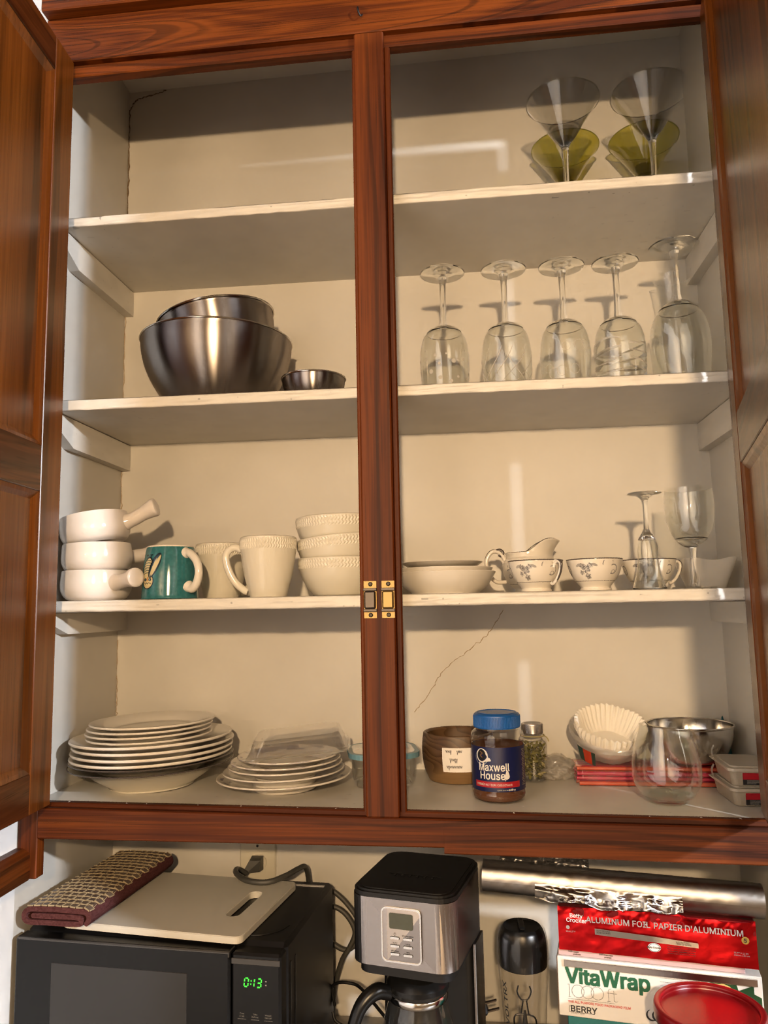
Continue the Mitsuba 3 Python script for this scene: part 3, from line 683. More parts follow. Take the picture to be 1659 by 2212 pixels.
# ================================================================ third shelf, right: plates, creamer, cups, glasses, square bowl
def coupe(R, H, foot, t_=.0035):
    o = [(0, .0025), (foot-.003, .0025), (foot-.002, 0), (foot, 0), (foot+.002, .0028), (R*.84, H*.36), (R*.955, H*.78), (R, H-.0008), (R-.0006, H), (R-.0022, H-.0006), (R*.935-t_*.5, H*.78), (R*.82, H*.36+t_*.9), (foot, .0065), (0, .0062)]
    return lathe(o, 96)
zc = sz(3, .62)
whole('soup_bowl', 'wide shallow white bowl under another bowl on the third shelf', 'bowl', P(coupe(.0855, .0365, .056), 'china'), mat((.6175, .1400, zc+.0005)))
whole('soup_bowl', 'white bowl nested in the wide shallow one, under a small plate', 'bowl', P(coupe(.0820, .0365, .053), 'china'), mat((.6160, .1400, zc+.0072)))
whole('saucer', 'small white plate lying on the two shallow bowls', 'plate', P(coupe(.0690, .0130, .045, .002), 'china'), mat((.6130, .1400, zc+.0410)))
cup_o = [(0, .0035), (.0215, .0030), (.0225, 0), (.0245, 0), (.0250, .0020), (.0230, .0050), (.0260, .0095), (.0330, .0180), (.0395, .0300), (.0428, .0420), (.0443, .0492), (.0438, .0498), (.0428, .0490), (.0410, .0415), (.0378, .030), (.0315, .0195), (.022, .0100), (0, .0085)]
cup_p = np.vstack([spline(cup_o[4:11], 4), cup_o[11:]]); cup_p = np.vstack([cup_o[:4], cup_p])
me, uv = lathe(cup_p, 96, uv=True); cup_ply = P(me, 'sprig_china', uv=uv)
def cup_handle_parts(t, M, a, k_=1.0):
    a = math.radians(a); q = lambda r, z: (math.cos(a)*r, math.sin(a)*r, z)
    main = spline([q(.0415, .0375), q(.0450, .0440), q(.0520, .0470), q(.0570, .0420), q(.0545, .0300), q(.0470, .0180), q(.0385, .0115), q(.0350, .0130)], 7)
    h = part(t, 'handle', P(tube(main, .0026, 12), 'china', 60), M)
    part(h, 'silver_edge', P(tube(main[12:48]+np.array([0, 0, .0007])+.0012*np.array([math.cos(a), math.sin(a), 0]), .0023, 8), 'silver_line', 60), M)
    curl = spline([q(.0500, .0466), q(.0455, .0480), q(.0418, .0450), q(.0430, .0408), q(.0462, .0420)], 6)
    part(h, 'curl', P(tube(curl, .0021, 10), 'china', 60), M)
for x, y, turn, a, lab in ((.7660, .1000, -27.0, -52, 'white teacup with grey flowers, its scrolled handle towards the front, before the creamer'), (.8600, .1010, -27.0, 60, 'white teacup with grey flowers in the middle of the three cups'), (.9560, .1530, -24.0, 15, 'white teacup with grey flowers behind the upside-down flute')):
    t = thing('teacup', lab, 'cup', 'flowered teacups on the third shelf'); M = mat((x, y, sz(3, x)+.0005), rz=turn)
    part(t, 'rim_line', P(ring(.0438, .00085, .0497, 96, 6), 'silver_line'), M, label='thin dark silver rim')
    part(t, 'body', cup_ply, M); cup_handle_parts(t, mat((x, y, sz(3, x)+.0005)), a)
# creamer
t = thing('creamer', 'white china creamer with silver-edged handle behind the teacups', 'creamer'); M = mat((.7650, .2150, sz(3, .765)+.0005), rz=4)
def creamer_body():
    n, prof = 96, np.array([(0, .003), (.024, .003), (.026, 0), (.028, .002), (.026, .006), (.036, .016), (.0445, .030), (.0470, .044), (.0460, .054), (.0425, .060), (.0405, .064), (.0410, .072), (.0425, .080)])
    prof = np.vstack([prof[:4], spline(prof[4:], 4)]); prof = np.vstack([prof, prof[::-1][:-6]-np.array([.0022, -.0001])])
    m = len(prof); th = np.linspace(0, 2*PI, n+1); v = []
    for a in th:
        k_ = np.clip((prof[:, 1]-.060)/.020, 0, 1); c_ = math.cos(a); q = min(1, max(0, (c_+.35)/1.15)); q = q*q*(3-2*q); e = max(0, (c_-.88)/.12)
        sp = max(0, c_)**6
        r = prof[:, 0]+k_**1.6*(.0105*sp+.002*q)-k_*.005*(1-abs(c_))
        z = prof[:, 1]+k_*(-.0095+.0235*q-.0035*e)
        v.append(np.c_[r*math.cos(a), r*math.sin(a), z])
    v = np.vstack(v); i, j = np.meshgrid(np.arange(n), np.arange(m-1), indexing='ij'); A = (i*m+j).ravel()
    f = np.vstack([np.c_[A, A+m, A+m+1], np.c_[A, A+m+1, A+1]]); uv = np.c_[np.repeat(th/(2*PI), m), np.clip(v[:, 2], 0, .0475)*.98]
    rim = v.reshape(n+1, m, 3)[:, np.argmax(prof[:, 1])]
    return trimesh.Trimesh(v, f, process=False), uv, rim
me, uv, rim = creamer_body(); part(t, 'body', P(me, 'sprig_china', uv=uv), M)
part(t, 'rim_line', P(tube(rim, .0009, 6), 'silver_line', 60), M, label='thin dark silver rim')
hc = spline([(-.041, 0, .054), (-.047, 0, .066), (-.055, 0, .0735), (-.066, 0, .0735), (-.0745, 0, .062), (-.0755, 0, .048), (-.069, 0, .030), (-.058, 0, .020), (-.042, 0, .020)], 7)
h = part(t, 'handle', P(tube(hc, .0036, 12), 'china', 60), M)
part(h, 'silver_edge', P(tube(hc[4:40]+np.array([-.0010, 0, .0014]), .0024, 8), 'silver_line', 60), M)
part(h, 'curl', P(tube(spline([(-.060, 0, .0745), (-.0515, 0, .0770), (-.0462, 0, .0720), (-.0490, 0, .0665), (-.0535, 0, .0690)], 6), .0030, 10), 'silver_line', 60), M)
# flute upside down, wine glass upright, square bowl
t = thing('champagne_flute', 'small clear flute standing upside down before the last teacup', 'flute glass'); x = .9395; M = inverted(x, .0790, .1530, sz(3, x))
part(t, 'foot', P(lathe([(0, .0003), (.0258, .0003), (.0265, .001), (.0255, .002), (.014, .004), (.0075, .008), (.0048, .012), (0, .012)], 56), 'glass'), M)
part(t, 'stem', P(lathe([(0, .0123), (.0046, .0123), (.0036, .02), (.0034, .045), (.0042, .058), (.0085, .066), (.0135, .074), (.0125, .0752), (.006, .071), (0, .069)], 40), 'glass'), M)
bp = spline([(.0134, .0752), (.0158, .084), (.0160, .098), (.0162, .112), (.0190, .128), (.0232, .142), (.0262, .1515)], 5)
part(t, 'bowl', P(walled(bp, .0019, 72), 'glass', 50), M)
stem_glass('wine_glass', 'upright clear wine glass before the square white bowl', 'wine glass', mat((1.0185, .1200, sz(3, 1.0185)+.0004)), .0345, .0080, .066, [(.0075, .0665), (.0140, .0695), (.0205, .0745), (.0255, .0805)], [(.0320, .0920), (.0366, .1080), (.0386, .1240), (.0386, .1440), (.0374, .1625)], stem_r=.0060)
def square_bowl():
    L = [(.0290, 0), (.0300, .001), (.0340, .014), (.0405, .034), (.0440, .047), (.0455, .0515), (.0440, .0520), (.0425, .047), (.0385, .034), (.0320, .014), (.0270, .005), (0, .0045)]
    n = 96; th = np.linspace(0, 2*PI, n, endpoint=False); e = 5.0
    sup = (np.abs(np.cos(th))**e+np.abs(np.sin(th))**e)**(-1/e); cor = np.clip((sup-1)/.149, 0, 1)
    rings_l = [(0*th, 0*th+.0015)]+[(r*(1+(sup-1)*(.4+.6*min(1, z/.05))), z+(z/.052)**3*(.0045*cor-.0035)) for r, z in L]
    v = np.vstack([np.c_[r*np.cos(th), r*np.sin(th), z] for r, z in rings_l]); f = []
    for k_ in range(len(rings_l)-1):
        i = np.arange(n); j = (i+1) % n; f += [np.c_[k_*n+i, k_*n+j, (k_+1)*n+j], np.c_[k_*n+i, (k_+1)*n+j, (k_+1)*n+i]]
    me = trimesh.Trimesh(v, np.vstack(f), process=True); me.update_faces(me.nondegenerate_faces()); return me
whole('square_bowl', 'white square bowl behind the upright wine glass', 'bowl', P(square_bowl(), 'china'), mat((1.0630, .2100, sz(3, 1.063)+.0005), rz=3))

# ================================================================ cabinet floor, left: plates
def plate(R, H, foot, pitch, rim_t=.0038, n=120):
    return [(0, .0035), (foot-.004, .0035), (foot-.003, 0), (foot, 0), (foot+.0015, .0035), (foot*1.06, .0060), (R*.80, H*.60), (R-.003, H-rim_t), (R-.0005, H-rim_t*.72), (R, H-rim_t*.4), (R-.0008, H-.0004), (R-.003, H), (R*.80, H*.60+rim_t*.85), (foot+.0165, pitch+.0030), (foot+.0085, pitch), (0, pitch-.0002)]
def put_plate(name, label, prof, bsdf, M, rim=None, group=None):
    t = thing(name, label, 'plate', group); me, uv = lathe(prof, 120, uv=True)
    part(t, 'dish', P(lathe(prof, 120), bsdf) if bsdf != 'floral_china' else P(me, bsdf, uv=uv), M)
    if rim: part(t, 'rim_line', P(ring(rim[0], .0011, rim[1], 120, 6), 'silver_line'), M, label='worn silver line on the rim')
    return t
ax, ay, az, tl = .0885, .1785, sz(0, .0885)+.0004, -1.0
MA = lambda dz, dx=0.0, dy=0.0: mat((ax+dx, ay+dy, az+dz), ry=tl)
put_plate('deep_plate', 'cream deep plate with silver rim at the very bottom of the tall plate stack', [(0, .004), (.068, .004), (.069, 0), (.0725, 0), (.0745, .004), (.100, .020), (.116, .033), (.1400, .0385), (.1408, .0392), (.1400, .0403), (.115, .0362), (.098, .0245), (.076, .0180), (0, .0178)], 'cream_china', MA(0), (.1404, .0398))
put_plate('deep_plate', 'silver-rimmed plate lying second from the bottom of the tall plate stack', [(0, .0035), (.068, .0035), (.069, 0), (.0715, 0), (.0735, .0035), (.100, .0165), (.116, .0245), (.1400, .0300), (.1408, .0308), (.1400, .0318), (.115, .0275), (.098, .0210), (.076, .0082), (0, .0080)], 'china', MA(.0182), (.1404, .0314))
order = ['bottom', 'second lowest', 'second highest', 'top']
for k_ in range(4):
    put_plate('dinner_plate', f'{order[k_]} one of the four large white plates in the tall plate stack', plate(.1390, .0300, .0700, .0097, .0058), 'china', MA(.0272+.0098*k_, (-.001, .002, .003, -.001)[k_], (.001, -.001, .001, 0)[k_]), None, 'large white plates in the tall stack')
for k_ in range(4):
    put_plate('side_plate', f'{order[k_]} one of the four smaller white plates crowning the tall plate stack', plate(.1085, .0220, .0600, .0077, .0048), 'china', MA(.0667+.0078*k_, (-.004, -.007, -.005, -.001)[k_], (-.003, 0, .001, .002)[k_]), None, 'small white plates on the tall stack')
bx, by, bz = .3300, .1690, sz(0, .33)+.0004
MB = lambda dz, dx=0.0, dy=0.0: mat((bx+dx, by+dy, bz+dz), ry=-1.0)
put_plate('flowered_plate', 'widest flowered plate at the bottom of the low plate stack', plate(.1160, .0235, .0560, .0090), 'floral_china', MB(0))
put_plate('flowered_plate', 'plain rimmed plate resting on the widest flowered plate', plate(.1045, .0235, .0540, .0090), 'china', MB(.0091, -.0005))
put_plate('flowered_plate', 'third plate from the bottom of the low plate stack', plate(.0985, .0235, .0520, .0080), 'floral_china', MB(.0183, .002))
put_plate('flowered_plate', 'fourth plate from the bottom of the low plate stack', plate(.0950, .0230, .0500, .0078), 'floral_china', MB(.0264, .003))
put_plate('flowered_plate', 'topmost flowered plate under the clear rectangular lid', plate(.0880, .0230, .0480, .0078), 'floral_china', MB(.0343, .008))
# clear rectangular lid upside down on the low stack
t = thing('clear_lid', 'clear rectangular dish lid lying on the flowered plates', 'lid'); M = mat((.3560, .1680, bz+.0660), rz=9, ry=-5, rx=2)
def loft(rects):
    polys = [np.array(rrect(w, h, r, 5).exterior.coords)[:-1] for w, h, r, z in rects]; n = len(polys[0])
    v = np.vstack([np.c_[p, np.full(n, z)] for p, (w, h, r, z) in zip(polys, rects)]); f = []
    i = np.arange(n); j = (i+1) % n
    for k_ in range(len(rects)-1): f += [np.c_[k_*n+i, k_*n+j, (k_+1)*n+j], np.c_[k_*n+i, (k_+1)*n+j, (k_+1)*n+i]]
    return v, np.vstack(f), n
v, f, n = loft([(.172, .132, .016, 0), (.168, .128, .015, .002), (.160, .120, .016, .004), (.150, .110, .020, .020), (.142, .102, .020, .028)])
v = np.vstack([v, [[0, 0, .028]]]); i = np.arange(n); f = np.vstack([f, np.c_[4*n+i, 4*n+(i+1) % n, np.full(n, len(v)-1)]])
part(t, 'body', P(trimesh.Trimesh(v, f, process=False), 'lid_glass', 30), M)
fl = prism(rrect(.178, .138, .018).difference(rrect(.170, .130, .016)), .0022, -.0004); part(t, 'flange', P(fl, 'glass', False), M)
top = prism(rrect(.118, .078, .008).difference(rrect(.1155, .0755, .0075)), .0012, .0282); part(t, 'ridge', P(top, 'glass', False), M)
# glass box with blue lid, behind the middle stile
t = thing('glass_food_box', 'clear glass food box with pale blue lid behind the middle stile', 'food box'); M = mat((.4960, .2130, sz(0, .5)+.0004), rz=12, s=.96)
v, f, n = loft([(.098, .098, .030, .001), (.106, .106, .032, .006), (.118, .118, .034, .050), (.120, .120, .034, .054)])
part(t, 'body', P(trimesh.Trimesh(v, f, process=False), 'thin_glass', 30), M)
part(t, 'base', P(prism(rrect(.098, .098, .030), .004, .0004), 'glass', False), M)
ribs = [box(s_*.0545-.0012, s_*.0545+.0012, u-.0016, u+.0016, .012, .046, .0008) for s_ in (-1, 1) for u in np.linspace(-.026, .026, 5)]+[box(u-.0016, u+.0016, s_*.0545-.0012, s_*.0545+.0012, .012, .046, .0008) for s_ in (-1, 1) for u in np.linspace(-.026, .026, 5)]
part(t, 'ribs', P(cat(*ribs), 'glass', False), M, kind='stuff')
lid = part(t, 'lid', P(cat(prism(rrect(.128, .128, .036).difference(rrect(.112, .112, .030)), .009, .0520)), 'light_blue_plastic', False), M, label='pale blue clip lid')
part(lid, 'window', P(prism(rrect(.1115, .1115, .030), .0015, .0600), 'clear_plastic', False), M)
part(lid, 'clip', P(cat(box(-.022, .022, -.069, -.0645, .044, .062, .0015), box(.0645, .069, -.022, .022, .044, .062, .0015)), 'clear_plastic', False), M)

# ================================================================ cabinet floor, right
t = thing('wooden_bowl', 'turned brown wooden bowl with a paper note, behind the blue-lidded coffee jar', 'bowl'); M = mat((.6275, .2560, sz(0, .63)+.0004))
wp = spline([(.0525, .001), (.0540, .004), (.0610, .022), (.0645, .045), (.0640, .066), (.0618, .0815)], 5)
wprof = [(0, .0012), (.050, .0008)]+[tuple(q) for q in wp]+[(.0600, .0828), (.0575, .0822), (.0555, .079), (.0575, .050), (.0500, .018), (0, .012)]
part(t, 'body', P(lathe(wprof, 96), 'bowl_wood'), M)
t2 = thing('paper_note', 'small white handwritten note, upside down, stuck on the wooden bowl', 'note')
rf = lambda z: np.interp(z, wp[:, 1], wp[:, 0])
nq = rrect(.056, .041, .0006); 
def note_sheet():
    m = grid_sheet(24, 10, lambda u, v: np.c_[(u-.5)*.056, .023+v*.041, 0*u]); return wrap(m, rf, th0=-PI/2+.02, lift=.0009)
scene[t2+'__sheet'] = {**P(note_sheet(), 'paper', True), 'to_world': tw(M)}
def scribble(s_, x0, z0, h, seed):
    """joined handwriting for a word, as a thin ribbon."""
    g = np.random.RandomState(seed); x = 0; pts = []
    for ch in s_:
        w = h*(.55 if ch in 'iltr' else .8); tall = h*1.9 if ch in 'lbdfh' else h
        pts += [(x, 0), (x+w*.35, tall), (x+w*.65, tall*.15), (x+w, h*.1*g.rand())]; x += w
    q = spline(pts, 5); return sg.LineString(np.c_[x0+q[:, 0], z0+q[:, 1]]).buffer(.00036)
words_ = [scribble('Provencale', 0, .0000, .0036, 1), scribble('blend', .008, -.0125, .0036, 2), scribble('with', .000, -.0260, .0034, 3), scribble('love', .0180, -.0260, .0034, 4)]
wr = unary_union(words_); wr = sa.rotate(wr, 180, origin=(0, 0)); wr = sa.translate(wr, -wr.bounds[0]-.022, -wr.bounds[1]+.0265)
part(t2, 'writing', P(wrap(at2(flat(shapely.segmentize(wr, .004)), 0, 0), rf, th0=-PI/2+.02, lift=.0012), 'ink', False), M)
# coffee jar
t = thing('coffee_jar', 'instant coffee jar with blue lid and dark blue label', 'jar'); jz = sz(0, .694)+.0004; M = mat((.6945, .1180, jz), rz=3) @ np.diag([1, 1, .908, 1])
jp = spline([(.0385, .0005), (.0415, .004), (.0428, .012), (.0420, .0185), (.0418, .050), (.0418, .093), (.0424, .100), (.0428, .106), (.0415, .114), (.0375, .1185), (.0340, .1205)], 5)
part(t, 'bottle', P(lathe(np.vstack([jp, [(.0340, .1230)]]), 96), 'clear_plastic'), M)
part(t, 'bottle_base', P(lathe([(0, .0004), (.0384, .0004), (.039, .002), (0, .0025)], 64), 'clear_plastic'), M)
part(t, 'coffee', P(lathe([(0, .003), (.0375, .003), (.0403, .006), (.0414, .012), (.0406, .019), (.0405, .094), (.0405, .0945), (0, .0945)], 72), 'coffee'), M, label='brown instant coffee')
lid_poly = lathe([(0, .1485), (.0325, .1485), (.0350, .1475), (.0368, .1455), (.0372, .1435), (.0374, .1265), (.0369, .1235), (.0345, .1232), (.0340, .1236), (0, .1240)], 96)
li = part(t, 'lid', P(lid_poly, 'blue_lid', 30), M, label='blue screw lid')
rb = [box(.0370, .0379, -.0006, .0006, .1255, .1440, .0003) for _ in range(1)]
rbs = []
for k_ in range(96):
    m = rb[0].copy(); m.apply_transform(trimesh.transformations.rotation_matrix(2*PI*k_/96, [0, 0, 1])); rbs.append(m)
part(li, 'ribs', P(cat(*rbs), 'blue_lid', False), M, kind='stuff')
part(li, 'raised_ring', P(ring(.0310, .0007, .1488, 72, 6), 'blue_lid'), M)
RL = .0424; lab_sheet = lambda x0, x1, z0, z1, n=40: grid_sheet(n, 2, lambda u, v: np.c_[x0+(x1-x0)*u, z0+(z1-z0)*v, 0*u])
lb = part(t, 'label', P(wrap(lab_sheet(-.1330, .1330, .0205, .0945, 120), RL), 'label_blue', True), M, label='dark blue paper label')
part(lb, 'red_band', P(wrap(lab_sheet(-.045, .0330, .0275, .0375), RL, lift=.00015), 'label_red', True), M)
def jar_text(s_, h, x, z, bold=True, b='label_white', sx=1.0):
    part(lb, 'lettering', P(wrap(at2(text(s_, h, bold), x, z, sx), RL, lift=.0007), b, False), M)
jar_text('Maxwell', .0125, -.0365, .0555, True, sx=.74)
jar_text('House', .0125, -.0345, .0415, True, sx=.80)
drop = sg.Polygon(spline([(0.0083, .0545), (.0105, .0560), (.0120, .0540), (.0140, .0460), (.0110, .0418), (.0062, .0420), (.0060, .0450), (.0083, .0545)], 6)).buffer(0)
part(lb, 'drop_logo', P(wrap(flat(drop), RL, lift=.0007), 'label_white', False), M)
part(lb, 'drop_logo', P(wrap(flat(sg.Point(.0070, .0398).buffer(.0009)), RL, lift=.0003), 'label_white', False), M)
jar_text('TORRÉFACTION ORIGINALE', .0036, -.0415, .0305, False, sx=.88)
jar_text('150 g', .0030, .0115, .0228, True); jar_text('COFFEE CAFÉ INSTANTANÉ', .0014, -.006, .0232, False)
cupp = sg.Point(-.0300, .0800).buffer(.0130); cupp = sa.scale(cupp, 1.0, 1.0)
part(lb, 'saucer_print', P(wrap(flat(shapely.segmentize(sa.translate(sa.scale(cupp, .95, 1.0), -.001, -.003), .002)), RL, lift=.0002), 'print_blue_grey', True), M)
part(lb, 'cup_print', P(wrap(flat(shapely.segmentize(unary_union([sa.scale(cupp, .82, .92), sg.Polygon([(-.024, .071), (-.0155, .0725), (-.017, .0755), (-.022, .078)]).buffer(.001)]), .002)), RL, lift=.00035), 'label_white', True), M)
part(lb, 'coffee_print', P(wrap(flat(shapely.segmentize(sa.scale(sg.Point(-.0305, .0810).buffer(.0092), .80, 1.05), .002)), RL, lift=.0005), 'label_dark', True), M)
part(lb, 'coffee_swirl', P(wrap(flat(sg.LineString(spline([(-.0325, .0865), (-.029, .084), (-.0325, .0805), (-.0295, .0775)], 6)).buffer(.0011)), RL, lift=.00065), 'card_brown', False), M)
for k_ in range(22):
    part(lb, 'small_print', P(wrap(lab_sheet(.0405+.0012*(k_ % 3), .0500, .0285+.0028*k_, .0301+.0028*k_, 6), RL, lift=.00015), 'print_grey', True), M)
# herb jar
t = thing('herb_jar', 'small glass jar of dried leaves with silver lid behind the coffee jar', 'jar'); M = mat((.7600, .2520, sz(0, .76)+.0004))
part(t, 'glass_body', P(lathe(spline([(.0210, .0006), (.0236, .003), (.0246, .010), (.0246, .062), (.0235, .072), (.0180, .0790), (.0170, .0815)], 5), 64), 'thin_glass'), M)
part(t, 'glass_base', P(lathe([(0, .0004), (.0205, .0004), (.0215, .002), (.019, .004), (0, .0042)], 48), 'glass'), M)
li = part(t, 'lid', P(lathe([(0, .0985), (.0165, .0985), (.0182, .0978), (.0190, .0962), (.0190, .0815), (.0182, .0806), (0, .0812)], 64), 'satin_steel'), M, label='silver lid')
part(li, 'inset', P(lathe([(0, .0989), (.0145, .0989), (.0145, .0986), (0, .0986)], 48), 'print_light'), M)
part(t, 'raffia_tie', P(cat(ring(.0205, .0012, .0772, 48, 6), tube(spline([(.0200, -.006, .0772), (.0245, -.010, .074), (.0275, -.010, .068)], 5), .0016, 6, .5)), 'herb_pale'), M)
def leaf_bits(nb, seed, R, z0, z1, s0, s1):
    g = np.random.RandomState(seed); ms = []
    base = sg.Polygon(spline([(-1, 0), (-.3, .42), (.4, .36), (1, 0), (.4, -.38), (-.3, -.4), (-1, 0)], 2)).buffer(0); fb = flat(base)
    for _ in range(nb):
        m = fb.copy(); s_ = g.uniform(s0, s1); m.vertices *= s_; m.vertices[:, 2] += .25*s_*np.sin(m.vertices[:, 0]/s_*2)
        m.apply_transform(trimesh.transformations.random_rotation_matrix(g.rand(3))); a, r = g.uniform(0, 2*PI), R*math.sqrt(g.uniform(.15, 1))
        m.apply_translation([r*math.cos(a), r*math.sin(a), g.uniform(z0, z1)]); ms.append(m)
    return cat(*ms)
for b, nb, sd in (('herb', 150, 1), ('herb_dark', 110, 2), ('herb_pale', 60, 3)):
    part(t, 'dried_leaves', P(leaf_bits(nb, sd, .0205, .008, .066, .003, .0062), b, False), M, kind='stuff')
# clear cutlery in a bag
t = thing('cutlery_bag', 'clear plastic bag of disposable forks lying by the coffee filters', 'bag'); fz = sz(0, .8)
def puff(cx, cy, cz, ax_, ay_, az_, seed, amp=.22, n=3, zmin=None):
    m = trimesh.creation.icosphere(subdivisions=4); v = m.vertices
    d = 1+amp*(meshkit.fbm(v*2.2+seed, 3, seed)-.5)*2+amp*.35*(meshkit.noise(v*7+seed, seed)-.5)*2
    v = v*d[:, None]*np.array([ax_, ay_, az_])+np.array([cx, cy, cz])
    if zmin is not None: v[:, 2] = np.maximum(v[:, 2], zmin)
    m.vertices = v; return m
part(t, 'film', P(puff(.800, .2700, fz+.018, .034, .034, .022, 3, .25, zmin=fz+.0006), 'bag_film', True))
def fork():
    head = sg.box(0, -.011, .020, .011); tines = unary_union([sg.box(.018, y-.0018, .050, y+.0018) for y in (-.0090, -.0030, .0030, .0090)])
    return unary_union([head.buffer(.002).buffer(-.002), tines, sg.box(-.075, -.005, .002, .005)])
fm = fork()
for k_, (dx, dy, dz, rz) in enumerate(((.838, .262, .022, 170), (.842, .270, .028, 176), (.846, .280, .017, 183))):
    whole('plastic_fork', f'{["lowest front", "middle", "rear"][k_]} clear plastic fork showing its tines beside the coffee filter bag', 'fork', P(prism(fm, .0012), 'clear_plastic', False), mat((dx, dy, fz+dz), rz=rz, rx=38), 'clear plastic forks in the bag')
# drinking straws in two packs
g_ = random.Random(11); sc_ = ['straw_pink', 'straw_coral', 'straw_rose', 'straw_pink']
sm = {b: P(cat(tube([(-.125, 0, 0), (.125, 0, 0)], .0034, 10)), b, 60) for b in set(sc_)}
fz = sz(0, .95); rows = [(10, 0.0), (9, .0035), (9, 0.0), (8, .0030)]; ns = 0
for r_, (cnt, off) in enumerate(rows):
    for k_ in range(cnt):
        y = .2140+off+k_*.0087+g_.uniform(-.0005, .0005); z = fz+.0045+r_*.0079
        whole('drinking_straw', 'pink or coral drinking straw in the clear pack below the coffee filters', 'straw', sm[sc_[(k_*2+r_*3+g_.randrange(2)) % 4]], mat((.958+g_.uniform(-.004, .006), y, z), rz=g_.uniform(-.25, .25), ry=2.0 if False else .47), 'pink and coral straws in the pack'); ns += 1
def pack():
    n = 60; xs = np.linspace(.8265, 1.0895, n); out = []
    for x_ in xs:
        e = min(1, min(x_-.8265, 1.0895-x_)/.006); yy = .2505; hw, h = .0445*e+.012*(1-e), .0330*(.45+.55*e)
        c_ = np.array(rrect(2*hw, h, min(hw, h)*.35, 4).exterior.coords)[:-1]
        jit = .0012*(meshkit.noise(np.c_[np.full(len(c_), x_*130), c_*170], 4)-.5)
        out.append(np.c_[np.full(len(c_), x_), yy+c_[:, 0]+jit, fz-.008*(x_-.95)+.0173+c_[:, 1]+jit])
    m = len(out[0]); v = np.vstack(out); i, j = np.meshgrid(np.arange(n-1), np.arange(m), indexing='ij'); j2 = (j+1) % m
    f = np.concatenate([np.stack([i*m+j, (i+1)*m+j, (i+1)*m+j2], -1).reshape(-1, 3), np.stack([i*m+j, (i+1)*m+j2, i*m+j2], -1).reshape(-1, 3)])
    return trimesh.Trimesh(v, f, process=False)
whole('straw_pack_film', 'clear wrapper around the pink drinking straws', 'wrapper', P(pack(), 'clear_film', True))
# coffee filters in a bag
def filter_mesh(R=.0595, r0=.036, h=.040, fl=38, seed=0):
    n = fl*8; th = np.linspace(0, 2*PI, n, endpoint=False); rows_ = []
    for q in np.linspace(0, 1, 7):
        a = .0028*q**.8*np.sin(th*fl)+.0006*np.sin(th*7+seed); rr = r0+(R-r0)*q**.75+a
        rows_.append(np.c_[rr*np.cos(th), rr*np.sin(th), h*q+.0012*q*np.cos(th*5+seed)])
    v = np.vstack([[[0, 0, 0]]]+rows_); f = []; i = np.arange(n); j = (i+1) % n
    f.append(np.c_[np.zeros(n, int), 1+i, 1+j])
    for k_ in range(6): f += [np.c_[1+k_*n+i, 1+k_*n+j, 1+(k_+1)*n+j], np.c_[1+k_*n+i, 1+(k_+1)*n+j, 1+(k_+1)*n+i]]
    return trimesh.Trimesh(v, np.vstack(f)[:, ::-1], process=False)
fo = np.array([.8910, .2580, fz+.0545]); FM = mat(fo, rx=23, ry=4)
up = FM[:3, 2]
for k_ in range(5):
    M = FM.copy(); M[:3, 3] = fo+up*(.0028*k_+.002)
    whole('coffee_filter', ['hindmost', 'second', 'third', 'fourth', 'foremost'][k_]+' white fluted paper coffee filter of the nest on the straws', 'coffee filter', P(filter_mesh(seed=k_), 'paper_filter', 50), M, 'white fluted coffee filters')
def bag():
    n, m = 110, 26; th = np.linspace(0, 2*PI, n, endpoint=False); rows_ = []
    for q in np.linspace(0, 1, m):
        z = -.0040+.046*q; R = .0400+(.0690-.040)*min(1, q*1.25)**.8
        cr_ = .0060*(meshkit.fbm(np.c_[np.cos(th)*3.7, np.sin(th)*3.7, np.full(n, q*3.5)], 3, 5)-.5)*2+.0022*(meshkit.noise(np.c_[np.cos(th)*11, np.sin(th)*11, np.full(n, q*8)], 6)-.5)
        rr = R+cr_*(.4+q); rows_.append(np.c_[rr*np.cos(th), rr*np.sin(th), z+cr_*q*.8-.011*q*(np.sin(th) < -2)])
    v = np.vstack([[[0, 0, -.0046]]]+rows_); f = []; i = np.arange(n); j = (i+1) % n
    f.append(np.c_[np.zeros(n, int), 1+i, 1+j])
    for k_ in range(m-1): f += [np.c_[1+k_*n+i, 1+k_*n+j, 1+(k_+1)*n+j], np.c_[1+k_*n+i, 1+(k_+1)*n+j, 1+(k_+1)*n+i]]
    return trimesh.Trimesh(v, np.vstack(f)[:, ::-1], process=False)
t = thing('filter_bag', 'crumpled clear bag with a green and orange label around the coffee filters', 'bag')
part(t, 'film', P(bag(), 'bag_film', True), FM)
def bag_band(a0, a1, z0, z1, b, name):
    m = grid_sheet(14, 4, lambda u, v: np.c_[(.058+.018*(z0+(z1-z0)*v+.006)/.05)*np.cos(a0+(a1-a0)*u), (.058+.018*(z0+(z1-z0)*v+.006)/.05)*np.sin(a0+(a1-a0)*u), z0+(z1-z0)*v])
    part(t, name, P(m, b, True), FM)
for a0, a1, b in ((3.70, 3.88, 'label_green'), (3.88, 4.12, 'label_orange'), (4.12, 4.22, 'label_green')): bag_band(a0, a1, -.002, .028, b, 'label')
# stemless wine glass
t = thing('stemless_glass', 'round stemless wine glass at the front of the cabinet floor', 'glass'); M = mat((.9540, .1080, sz(0, .954)+.0004))
sp = spline([(.0395, .0125), (.0480, .024), (.0522, .040), (.0515, .062), (.0462, .086), (.0400, .106), (.0372, .1180)], 6)
part(t, 'bowl', P(walled(sp, .0013, 110), 'thin_glass', 50), M)
part(t, 'base', P(lathe(spline([(0, .0008), (.012, .0004), (.022, .0004), (.029, .0028), (.0350, .0075), (.0394, .0123), (.0385, .0126), (.032, .0098), (.022, .0078), (.010, .0068), (0, .0065)], 4), 96), 'base_glass'), M)
